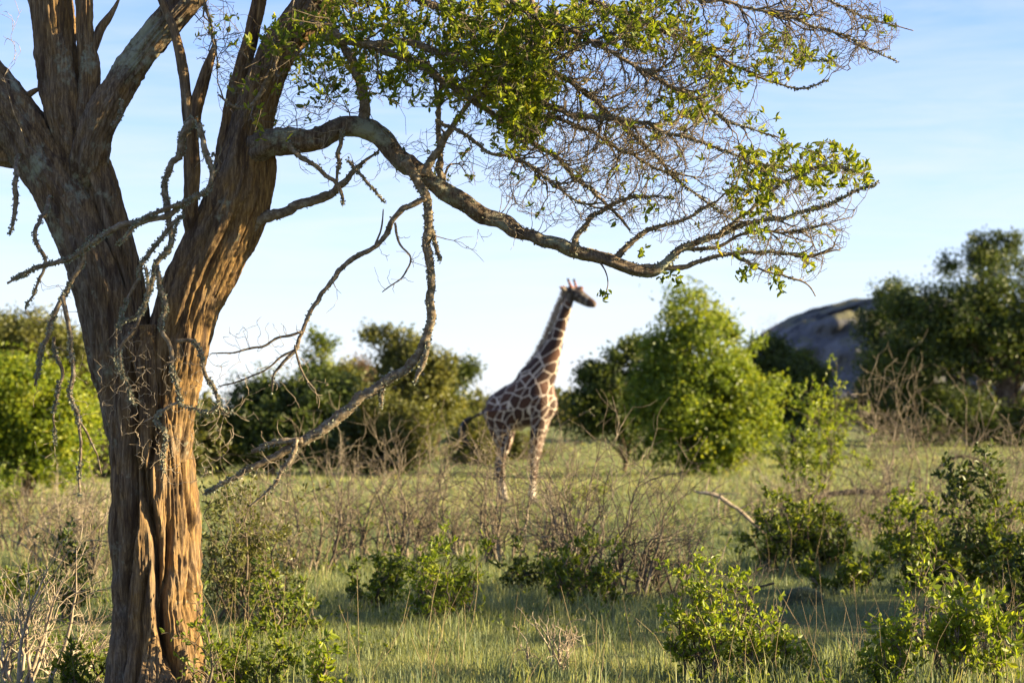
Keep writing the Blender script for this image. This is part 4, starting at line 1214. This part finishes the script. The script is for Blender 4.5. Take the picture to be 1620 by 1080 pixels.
# leafless and half-dry growth behind the clearing
for (x, y, el, Yd, n, wood, lab) in [
    (380, 735, [(385, 605, 26, 24), (400, 640, 30, 30)], 88, 160, 'twig_dry', "bare purplish-brown tree behind the dark thicket"),
    (768, 735, [(768, 630, 26, 24), (780, 650, 24, 24)], 90, 150, 'twig_dark', "bare dark tree behind the giraffe's tail root"),
    (1215, 690, [(1218, 512, 24, 16), (1210, 540, 20, 20)], 150, 130, 'twig_dry', "bare reddish tree standing on the hill's left slope"),
    (905, 740, [(890, 680, 30, 40), (930, 690, 40, 40)], 74, 200, 'twig_dry', "dry brown bush behind the giraffe's forelegs"),
    (1000, 742, [(990, 700, 40, 30), (1030, 705, 30, 26)], 76, 160, 'twig_dry', "dry brown bush under the low dark tree"),
    (1320, 705, [(1320, 650, 46, 36), (1350, 660, 40, 40)], 98, 300, 'twig_dry', "reddish-brown dry bush below the hill between the two dark trees"),
    (1370, 712, [(1370, 670, 40, 34), (1400, 680, 40, 30)], 92, 240, 'twig_pale', "pale dry bush at the foot of the dark tree by the hill"),
    (700, 745, [(700, 700, 30, 26), (720, 715, 30, 20)], 76, 140, 'twig_dry', "dry fallen branch tangle left of the giraffe's tail"),
    (150, 775, [(150, 720, 40, 40), (120, 740, 40, 30)], 62, 160, 'twig_dry', "dry brown bush left of the forked tree's trunk"),
    (1460, 712, [(1460, 680, 50, 26), (1510, 690, 40, 20)], 90, 240, 'twig_dry', "brown dry bush in front of the spreading tree's shade"),
    (870, 738, [(868, 700, 20, 30), (880, 715, 20, 20)], 78, 110, 'twig_dark', "dark crooked leafless bush right behind the giraffe's chest")]:
    bare_tree("bare_bush" if "bush" in lab or "tangle" in lab else "bare_tree", lab, "bush" if "bush" in lab or "tangle" in lab else "tree", (x, y), el, Yd, int(n * 1.4), wood, .045, .0055)

# woodland beyond the clearing that reads as one mass
def woodland():
    a = Acc()
    for k in range(170):
        Yb = rng.uniform(125, 330)
        xb = rng.uniform(-.30, .30) * Yb
        c = np.array([xb, Yb, gz1(xb, Yb)])
        h = rng.uniform(1.0, 2.2); w = rng.uniform(1.2, 2.6)
        n = 260
        d = norm(rng.normal(size=(n, 3))); d[:, 2] = np.abs(d[:, 2])
        P = c + d * np.array([w, w, h]) * (.75 + .3 * rng.random((n, 1)))
        leaves(a, P, d + .6 * rng.normal(size=d.shape), .5, .34, np.clip(rng.normal(.4, .15) + .15 * rng.normal(size=n), 0, 1), simple=True)
    o = link("far_scrub", a.mesh("far_scrub", False), M['leaf_olive'], kind="stuff")
    tag(o, "far olive-brown scrub closing the clearing behind the trees", "scrub")
woodland()

# ------------------------------------------------------------------ dead shrubs and saplings in front
def shrub(name, label, cat, base, h, w, stems=8, wood='twig_dry', leaf=None, nleaf=0, lsize=.035, lean=0.0, r0=.012, sub=7, sub2=3, group=None, wild=.5, leafwide=.5, low=.0, root_at=None, foot=.5, tangle=0.0, minr=.0021):
    """a many-stemmed shrub: h, w are its height and width in photo pixels, base its foot in the photo"""
    b = ground_hit(*base) if root_at is None else np.asarray(root_at, float)
    S = b[1] / FPX
    H, W = h * S, w * S * .5
    root = thing(name, label, cat, tuple(b), group)
    acc = Acc(); tipP, tipD = [], []
    k = min(1.9, max(1.0, b[1] / 16))
    for s in range(stems):
        th = rng.random() * 2 * pi; rr = W * math.sqrt(rng.random())
        hh = H * rng.uniform(.35, 1.05)
        end = b + np.array([rr * math.cos(th) + lean * W, rr * math.sin(th), hh])
        f_ = b + np.array([rr * math.cos(th) * foot + rng.normal() * W * .1, rr * math.sin(th) * foot + rng.normal() * W * .1, 0]); f_[2] = gz1(f_[0], f_[1]) - .05
        n = 9
        d0 = norm(np.array([.25 * math.cos(th), .25 * math.sin(th), 1.0]) + (.3 + tangle) * rng.normal(size=3))
        C = bez(f_, d0, end, n, 0, .02 * wild * 2)
        R = np.linspace(r0 * rng.uniform(.7, 1.2), minr * k, n)
        tube(acc, C, R, 5)
        T = norm(np.gradient(C, axis=0))
        for q in range(sub):
            i = rng.integers(2, n)
            d = norm(T[i] + norm(rng.normal(size=3)) * (.9 + .5 * wild))
            d[2] = d[2] * .8 + .12
            L = H * rng.uniform(.16, .42 + tangle * .5)
            C2 = bez(C[i], d, C[i] + norm(d + .5 * rng.normal(size=3) + np.array([0, 0, .25])) * L, 6, -.05, .04 * wild * 2)
            ra = max(minr * k, R[i] * .55)
            tube(acc, C2, np.linspace(ra, minr * .8 * k, 6), 4, cap=False)
            T2 = norm(np.gradient(C2, axis=0))
            tipP += [C2[3], C2[5]]; tipD += [T2[3], T2[5]]
            for q2 in range(sub2):
                j = rng.integers(2, 6)
                d2 = norm(T2[j] + norm(rng.normal(size=3)) * 1.1)
                e2 = C2[j] + d2 * L * rng.uniform(.2, .5)
                C3 = bez(C2[j], norm(d2 + .5 * rng.normal(size=3)), e2, 4)
                tube(acc, C3, np.linspace(minr * .9 * k, minr * .55 * k, 4), 3, cap=False)
                tipP.append(C3[-1]); tipD.append(norm(C3[-1] - C3[-2]))
        tipP.append(C[-1]); tipD.append(T[-1])
    link("stems", acc.mesh("stems"), M[wood], root, kind="stuff")
    if leaf:
        tipP = np.array(tipP); tipD = np.array(tipD)
        ok = np.where(tipP[:, 2] > b[2] + low * H)[0]
        i = rng.choice(ok, nleaf)
        d = norm(tipD[i] * .6 + norm(rng.normal(size=(nleaf, 3))) + np.array([0, 0, .3]))
        P = tipP[i] - tipD[i] * (rng.random((nleaf, 1)) * .10 * max(H, .25))
        ln = lsize * (.65 + .7 * rng.random(nleaf))
        cl = np.clip(.5 + .15 * np.sin(i * 1.7) + .15 * rng.normal(size=nleaf), 0, 1)
        a = Acc(); leaves(a, P, d, ln, ln * leafwide, cl)
        link("foliage", a.mesh("foliage", False), M[leaf], root, kind="stuff")
    return root

DEAD = "dead_shrub"
for (x, y, h, w, st, wood, lean, lab) in [
    (30, 1082, 200, 120, 6, 'twig_pale', .3, "pale bare shrub of straight twigs in the near grass left of the forked tree"),
    (115, 1070, 110, 150, 5, 'twig_pale', .3, "low pale bare twigs leaning towards the forked tree's foot"),
    (70, 905, 110, 120, 9, 'twig_dry', 0, "tangled dry brown shrub left of the forked tree, at mid height of its trunk"),
    (150, 930, 150, 90, 7, 'twig_dry', .1, "dry brown shrub close against the shaded left side of the trunk"),
    (20, 870, 90, 110, 8, 'twig_dry', 0, "dry straw-coloured shrub in front of the bright bush"),
    (120, 850, 80, 110, 8, 'twig_pale', 0, "pale dry shrub in the sunny grass behind the trunk's left side"),
    (490, 905, 180, 130, 9, 'twig_dry', .1, "brown dead shrub right of the fine-leaved olive shrub"),
    (570, 885, 130, 110, 8, 'twig_dry', 0, "dead brown shrub between the trunk and the yellow-green low bush"),
    (640, 890, 170, 120, 9, 'twig_dry', 0, "dead shrub with upright twigs behind the yellow-green low bush"),
    (720, 880, 140, 110, 8, 'twig_dry', 0, "dead shrub with short twigs below the giraffe's tail"),
    (775, 905, 190, 120, 9, 'twig_dry', -.1, "dead shrub below the giraffe's hind legs"),
    (860, 900, 150, 130, 9, 'twig_dry', 0, "dead shrub below the giraffe's belly and forelegs"),
    (925, 945, 230, 130, 12, 'twig_dry', .0, "largest dark dead shrub with a dense upright middle, right of the giraffe"),
    (990, 950, 200, 110, 8, 'twig_dry', .2, "dead shrub with long slanting stems above the fallen branch"),
    (1075, 935, 110, 140, 7, 'twig_dry', .2, "low dead shrub with slanting twigs behind the bright leafy shoots"),
    (1180, 830, 80, 150, 8, 'twig_dry', 0, "low flat dead shrub in the sunny grass below the cone-shaped tree"),
    (1265, 845, 110, 110, 9, 'twig_dry', 0, "dead brown shrub around the foot of the sapling"),
    (1345, 865, 130, 120, 9, 'twig_dry', 0, "dead brown shrub right of the sapling by the grey log"),
    (1405, 850, 215, 90, 7, 'twig_dry', -.1, "tall dead shrub with forked grey stems right of the sapling"),
    (1460, 880, 150, 120, 8, 'twig_dry', .1, "dead shrub between the two tall dead shrubs"),
    (1560, 860, 215, 80, 6, 'twig_dry', .25, "tall dead shrub with curved stems and reddish twig tops in front of the spreading tree"),
    (1600, 880, 150, 90, 7, 'twig_dry', 0, "shorter dead shrub beside the one with reddish twig tops"),
    (1440, 760, 70, 150, 9, 'twig_dry', 0, "low dead shrub in the sunny grass before the spreading tree"),
    (1230, 780, 60, 110, 7, 'twig_pale', 0, "low pale dead shrub just right of the cone-shaped tree's foot"),
    (870, 1062, 70, 80, 5, 'twig_pale', 0, "small pale bare twig bush in the shaded near grass"),
    (1205, 1010, 90, 90, 5, 'twig_dry', 0, "small reddish bare twigs behind the bright leafy shoots"),
    (1510, 1070, 130, 90, 5, 'twig_dry', 0, "thin bare twigs rising among the arching leafy shoots"),
    (420, 860, 90, 90, 7, 'twig_dry', 0, "dry brown twigs behind the fine-leaved olive shrub"),
    (550, 800, 90, 120, 8, 'twig_pale', 0, "pale dry stalky shrub in the sunny grass left of the giraffe"),
    (1090, 800, 60, 110, 7, 'twig_dry', 0, "low dead shrub in the cone-shaped tree's shadow")]:
    shrub(DEAD, lab, "dead shrub", (x, y), h * 1.05, w * 1.25, int(st * (1.6 if y > 835 else .8)), wood, r0=.016, lean=lean, group="leafless shrubs in the grass", sub=8, sub2=3, wild=.35, foot=.45, tangle=.35)

def leafy(lab, base, h, w, stems, leaf, nleaf, lsize, name="leafy_shrub", cat="shrub", **kw):
    kw.setdefault('wood', 'twig')
    return shrub(name, lab, cat, base, h, w, stems, leaf=leaf, nleaf=nleaf, lsize=lsize, group="green shrubs in the grass", **kw)
leafy("fine-leaved olive-green shrub right behind the forked tree's trunk", (395, 985), 215, 160, 16, 'leaf_olive', 4200, .030, sub=8, sub2=4)
leafy("yellow-green low bush with narrow leaves below the giraffe's hind legs", (700, 985), 120, 150, 14, 'leaf_shoot', 1500, .050, leafwide=.3)
leafy("dark green low bush beside the yellow-green one", (600, 960), 70, 130, 12, 'leaf_mid', 1100, .045)
leafy("dark-leaved low bush at the foot of the largest dead shrub, left side", (835, 935), 60, 110, 10, 'leaf_dark', 900, .050)
leafy("green low bush inside the largest dead shrub", (925, 965), 110, 110, 12, 'leaf_mid', 1500, .045)
leafy("bright leafy shoots standing up beside the end of the fallen branch", (1115, 1080), 190, 80, 9, 'leaf_shoot', 1500, .036, wild=.25, sub=8)
leafy("bright bushy shoots low in the near grass right of the tall shoots", (1205, 1075), 125, 110, 9, 'leaf_shoot', 1000, .036)
leafy("low round tuft of yellow shoots beside the bright bushy shoots", (1255, 1080), 70, 60, 7, 'leaf_shoot', 500, .034)
leafy("bright leafy shoots with reddish tips standing alone in the near grass", (1405, 1082), 95, 95, 9, 'leaf_shoot', 900, .040)
leafy("slim leafy shoot with pale stem and small curled leaves", (1462, 1040), 150, 36, 4, 'leaf_shoot', 320, .042, wild=.2)
leafy("tall leafy shoots with arching tips, biggest clump of the near grass", (1545, 1085), 165, 120, 9, 'leaf_shoot', 1200, .046, wild=.3)
leafy("dark glossy shrub behind the arching leafy shoots", (1615, 1000), 120, 90, 9, 'leaf_dark', 1200, .05)
leafy("green bush left of the sapling's foot in the shade", (1235, 905), 120, 110, 14, 'leaf_mid', 2200, .050)
leafy("green bush under the grey log right of the sapling", (1320, 905), 100, 120, 14, 'leaf_mid', 2000, .050)
leafy("sunny yellow-green bush between the tall dead shrubs", (1440, 905), 110, 110, 13, 'leaf_shoot', 1700, .050)
leafy("dark upright leafy shrub with a tall spike of leaves", (1540, 930), 185, 90, 9, 'leaf_dark', 1500, .055, wild=.3)
leafy("dark low bush right of the sunny yellow-green bush", (1480, 935), 80, 130, 12, 'leaf_mid', 1500, .050)
leafy("green bush below the dead shrub with reddish twig tops", (1600, 935), 130, 90, 12, 'leaf_mid', 1800, .050)
leafy("narrow dark leafy plant left of the trunk among dry twigs", (105, 985), 120, 50, 6, 'leaf_dark', 620, .04)
leafy("small green plant low in the dry twigs by the narrow dark plant", (40, 960), 60, 80, 7, 'leaf_mid', 500, .04)
leafy("green leafy plant in front of the bright yellow-green bush", (5, 830), 90, 50, 7, 'leaf_bright', 700, .06)
leafy("low leafy plant in the near grass left of the trunk's foot", (140, 1085), 60, 90, 7, 'leaf_mid', 500, .035)
leafy("small-leaved dark plant right of the trunk's foot", (390, 1090), 80, 130, 10, 'leaf_mid', 1000, .032)
leafy("little upright plant with big pale leaves in the near grass", (515, 1092), 70, 50, 5, 'leaf_shoot', 160, .048, wild=.2)
leafy("green weed clump between trunk and little pale-leaved plant", (450, 1000), 60, 120, 10, 'leaf_mid', 700, .04)
leafy("thin leafy plant standing behind the trunk's right side", (420, 1010), 120, 60, 5, 'leaf_mid', 380, .042)
leafy("leafy creeper climbing the sunlit foot of the trunk", (318, 1092), 130, 36, 5, 'leaf_bright', 260, .03, root_at=(px(316, 1092, 12.45)[0], 12.45, 0.0), wild=.2)
leafy("green bush in the shade between the fallen branch and the grey log", (1330, 940), 60, 130, 10, 'leaf_mid', 900, .05)
leafy("yellowish low weeds in the sunny grass right of the giraffe", (930, 800), 40, 130, 9, 'leaf_bright', 500, .07)

# sapling with bare lower stem
sap = leafy("slim sapling with bright yellow-green leaves and bare grey lower stem", (1290, 815), 215, 90, 6, 'leaf_shoot', 4200, .058, name="sapling", cat="tree", wild=.25, low=.32, r0=.020, sub=11, wood='twig', foot=.15)

# bushes just beyond the right of the view, which shade the near grass
def shade_bush(lab, x, y, h, w, n):
    xp = 810 + FPX * x / y; b = gz1(x, y); yp = 685 + (CAMZ - b) * FPX / y; S = FPX / y
    far_tree("leafy_bush", lab, "bush", (xp, yp), [(xp, yp - h * S * .55, w * S * .5, h * S * .42), (xp + w * S * .2, yp - h * S * .35, w * S * .4, h * S * .3), (xp - w * S * .22, yp - h * S * .4, w * S * .3, h * S * .3)], 'leaf_mid', .06, n, 60, .16, .05, seed=31, Y=y, shell=.3)
shade_bush("leafy bush beyond the green bushes, casting shade over the grey-green cushion plant", 7.6, 22.4, 1.7, 2.8, 300)
shade_bush("large leafy bush beyond the arching shoots, casting shade over the near grass", 8.8, 17.6, 3.3, 4.6, 620)
shade_bush("smaller leafy bush beyond the arching shoots", 6.6, 15.2, 1.7, 2.0, 220)

# fallen wood
def fallen(name, lab, pts, Ys, mat='trunk_far', r=None):
    P = []
    for (x, y, wd), Yd in zip(pts, Ys):
        q = px(x, y, Yd); P.append([*q, wd * .5 * Yd / FPX])
    P = np.array(P)
    Q = catmull(P, 40)
    Q[:, 2] += fbm(Q[:, :3] * 6, 2, 7) * .02
    a = Acc(); tube(a, Q[:, :3], Q[:, 3] * (1 + .25 * vnoise(Q[:, :3] * 12, 3)), 9)
    for k in range(9):
        i = rng.integers(6, 38)
        d = norm(rng.normal(size=3) + np.array([0, 0, .6]))
        tube(a, bez(Q[i, :3], d, Q[i, :3] + d * rng.uniform(.15, .4) + rng.normal(size=3) * .06, 5), np.linspace(Q[i, 3] * .5, .003, 5), 5)
    o = link(name, a.mesh(name), M[mat], origin=tuple(Q[20, :3]))
    tag(o, lab, "branch")
fallen("fallen_branch", "long dark fallen branch arching over the grass behind the bright shoots", [(940, 948, 5), (1000, 940, 9), (1060, 941, 10), (1110, 945, 9), (1150, 936, 7), (1200, 925, 4), (1225, 922, 3)], [19.5] * 7, 'twig_dark')
fallen("fallen_branch", "dark grey log lying across the dead shrubs right of the sapling", [(1225, 795, 5), (1280, 792, 8), (1310, 782, 9), (1360, 778, 10), (1410, 780, 9), (1440, 772, 6)], [44] * 6, 'twig_dark')
fallen("fallen_branch", "pale weathered branch sticking up from the low flat dead shrub", [(1095, 775, 3), (1130, 782, 6), (1160, 800, 6), (1195, 830, 6), (1215, 850, 4)], [30] * 5, 'twig_pale')
fallen("fallen_branch", "grey dead limb lying in front of the spreading tree", [(1480, 745, 3), (1500, 728, 5), (1530, 722, 5), (1560, 735, 4), (1575, 752, 3)], [60, 60, 60, 60, 60], 'twig_dark')

# stone by the trunk and cushion plant
def stone(lab, base, r):
    b = px(base[0], base[1], base[2])
    u, v = np.meshgrid(np.linspace(0, 2 * pi, 20, endpoint=False), np.linspace(.03, pi - .03, 12))
    d = np.stack([np.cos(u) * np.sin(v), np.sin(u) * np.sin(v), .6 * np.cos(v)], -1).reshape(-1, 3)
    V = d * r * (1 + .25 * fbm(d * 2 + 3, 3, 5))[:, None] + np.array([b[0], b[1], gz1(b[0], b[1]) + r * .35])
    i = np.arange(11)[:, None] * 20; j = np.arange(20)[None]; k = (j + 1) % 20
    a = Acc(); a.add(V, [np.stack([i + j, i + k, i + k + 20, i + j + 20], -1).reshape(-1, 4)])
    o = link("stone", a.mesh("stone"), wood_mat("stone_grey", (.10, .09, .08), (.19, .175, .16), (.30, .28, .25), 30, .8), origin=(b[0], b[1], gz1(b[0], b[1])))
    tag(o, lab, "stone")
stone("small grey stone at the right foot of the forked tree", (342, 1085, 12.9), .055)

def cushion(lab, base, w, h):
    b = ground_hit(*base); S = b[1] / FPX
    n = 2600
    d = norm(rng.normal(size=(n, 3))); d[:, 2] = np.abs(d[:, 2])
    P = b + d * np.array([w * S * .5, w * S * .5, h * S]) * (.85 + .2 * rng.random((n, 1)))
    a = Acc(); leaves(a, P, d + .4 * rng.normal(size=d.shape), .03, .009, np.clip(.4 + .2 * rng.normal(size=n), 0, 1), simple=True)
    o = link("cushion_plant", a.mesh("cushion_plant", False), leaf_mat("cushion_leaf", [(0, (.12, .15, .10)), (1, (.24, .27, .19))], trans=.2), origin=tuple(b))
    tag(o, lab, "plant")
cushion("round grey-green cushion plant in the shaded grass right of the fallen branch", (1270, 955), 62, 22)

# ------------------------------------------------------------------ grass
def grass_patch(n, y0, y1, hgt, wid, acc, margin=1.3, extra=1.5, power=1.0):
    y = y0 + (y1 - y0) * rng.random(int(n * 1.0)) ** power
    x = (rng.random(len(y)) * 2 - 1) * (.212 * margin * y + extra)
    # patchy growth
    q = np.stack([x * .7, y * .45, np.zeros_like(x)], 1)
    p1 = fbm(q, 3, 61); p2 = fbm(q * .35 + 9, 2, 67); p3 = vnoise(np.stack([x * 3.1, y * 3.1, np.zeros_like(x)], 1), 71)
    keep = rng.random(len(y)) < np.clip(.75 + .5 * p1 + .35 * p3, .15, 1)
    x, y, p1, p2, p3 = x[keep], y[keep], p1[keep], p2[keep], p3[keep]
    n = len(x)
    z = gz(x, y) - .012
    b = np.stack([x, y, z], 1)
    H = hgt * (.45 + .75 * rng.random(n)) * np.clip(1 + .8 * p1 + .5 * p3, .35, 2.2)
    th = rng.random(n) * 2 * pi
    lean = np.stack([np.cos(th), np.sin(th), np.zeros(n)], 1) * (H * rng.uniform(.1, 1.3, n))[:, None]
    s = np.stack([-np.sin(th + .6), np.cos(th + .6), np.zeros(n)], 1) * (wid * rng.uniform(.6, 1.3, n))[:, None] * .5
    mid = b + lean * .32 + np.array([0, 0, 1.0]) * (H * .62)[:, None]
    tip = b + lean + np.array([0, 0, 1.0]) * H[:, None]
    V = np.stack([b - s, b + s, mid + s * .75, mid - s * .75, tip], 1).reshape(-1, 3)
    i = np.arange(n)[:, None] * 5
    tint = np.clip(.36 + .16 * np.clip((y - 28) / 25, 0, 1) + .26 * p2 + .12 * p3 + .14 * rng.normal(size=n), 0, 1)
    dry = rng.random(n) < .04
    tint[dry] = rng.uniform(.75, 1, dry.sum())
    acc.add(V, [i + np.array([[0, 1, 2, 3]]), i + np.array([[3, 2, 4]])], np.repeat(tint, 5))

ga = Acc()
grass_patch(130000, 12.0, 18, .06, .0036, ga)
grass_patch(150000, 17.5, 30, .105, .006, ga)
grass_patch(85000, 30, 52, .10, .012, ga)
grass_patch(70000, 52, 106, .13, .026, ga, margin=1.15)
def clumps(n, acc):
    y = 12.6 + 34 * rng.random(n) ** 1.4
    x = (rng.random(n) * 2 - 1) * (.25 * y + 1)
    pt = fbm(np.stack([x * .4, y * .3, np.zeros(n)], 1), 2, 97)
    keep = rng.random(n) < np.clip(.3 + 1.3 * pt, .03, 1)
    x, y = x[keep], y[keep]
    m = 26
    x = np.repeat(x, m) + rng.normal(size=len(x) * m) * .06; y = np.repeat(y, m) + rng.normal(size=len(y) * m) * .06
    n = len(x)
    b = np.stack([x, y, gz(x, y) - .012], 1)
    H = np.repeat(rng.uniform(.08, .26, n // m), m) * rng.uniform(.4, 1.1, n)
    th = rng.random(n) * 2 * pi
    lean = np.stack([np.cos(th), np.sin(th), np.zeros(n)], 1) * (H * rng.uniform(.1, .8, n))[:, None]
    s = np.stack([-np.sin(th + .6), np.cos(th + .6), np.zeros(n)], 1) * (.0032 * np.maximum(1, y / 16))[:, None]
    up = np.array([0, 0, 1.0])
    mid = b + lean * .3 + up * (H * .65)[:, None]; tip = b + lean + up * (H * .95)[:, None]
    V = np.stack([b - s, b + s, mid + s * .75, mid - s * .75, tip], 1).reshape(-1, 3)
    i = np.arange(n)[:, None] * 5
    tint = np.clip(np.repeat(rng.uniform(.15, .75, n // m), m) + .12 * rng.normal(size=n), 0, 1)
    acc.add(V, [i + np.array([[0, 1, 2, 3]]), i + np.array([[3, 2, 4]])], np.repeat(tint, 5))
clumps(3600, ga)

def herbs():
    n = 5200
    y = 12.6 + 30 * rng.random(n) ** 1.3
    x = (rng.random(n) * 2 - 1) * (.25 * y + 1)
    pt = fbm(np.stack([x * .55, y * .4, np.zeros(n)], 1) + 5, 3, 101)
    keep = rng.random(n) < np.clip(-.05 + 1.9 * pt, 0, 1)
    x, y = x[keep], y[keep]; m = 12
    hh = np.repeat(rng.uniform(.03, .16, len(x)), m)
    x = np.repeat(x, m); y = np.repeat(y, m); n = len(x)
    P = np.stack([x + rng.normal(size=n) * .035, y + rng.normal(size=n) * .035, gz(x, y) + hh * rng.random(n)], 1)
    d = norm(rng.normal(size=(n, 3)) + np.array([0, 0, .5]))
    ln = .022 + .028 * rng.random(n)
    a = Acc(); leaves(a, P, d, ln * np.maximum(1, y / 20), ln * .5 * np.maximum(1, y / 20), np.clip(.45 + .2 * rng.normal(size=n), 0, 1), simple=True)
    o = link("herbs", a.mesh("herbs", False), M['leaf_mid'], kind="stuff")
    tag(o, "small broad-leaved weeds growing low between the grass", "weeds")
herbs()
print("grass tris", ga.tris())
go = link("grass", ga.mesh("grass", False), M['grass'], kind="stuff")
tag(go, "short green meadow grass covering the clearing", "grass")

def stalks():
    a = Acc()
    n = 3800
    y = 12.5 + 40 * rng.random(n) ** 1.3
    x = (rng.random(n) * 2 - 1) * (.26 * y + 1)
    pt = fbm(np.stack([x * .5, y * .35, np.zeros(n)], 1), 3, 83)
    left = np.clip((-x / y - .06) * 9, 0, 1)
    keep = rng.random(n) < np.clip(.25 + 1.1 * pt + .5 * left, .05, 1)
    for xx, yy in zip(x[keep], y[keep]):
        b = np.array([xx, yy, gz1(xx, yy) - .02])
        h = rng.uniform(.22, .62)
        d = norm(np.array([rng.normal() * .25, rng.normal() * .25, 1]))
        e = b + d * h + rng.normal(size=3) * .06
        tube(a, bez(b, norm(d + .3 * rng.normal(size=3)), e, 4), np.linspace(.0018, .0009, 4) * max(1, yy / 17), 3, t=rng.random(), cap=False)
    o = link("dry_stalks", a.mesh("dry_stalks"), M['straw'], kind="stuff")
    tag(o, "thin straw-coloured dry grass stalks scattered over the meadow", "grass")
stalks()
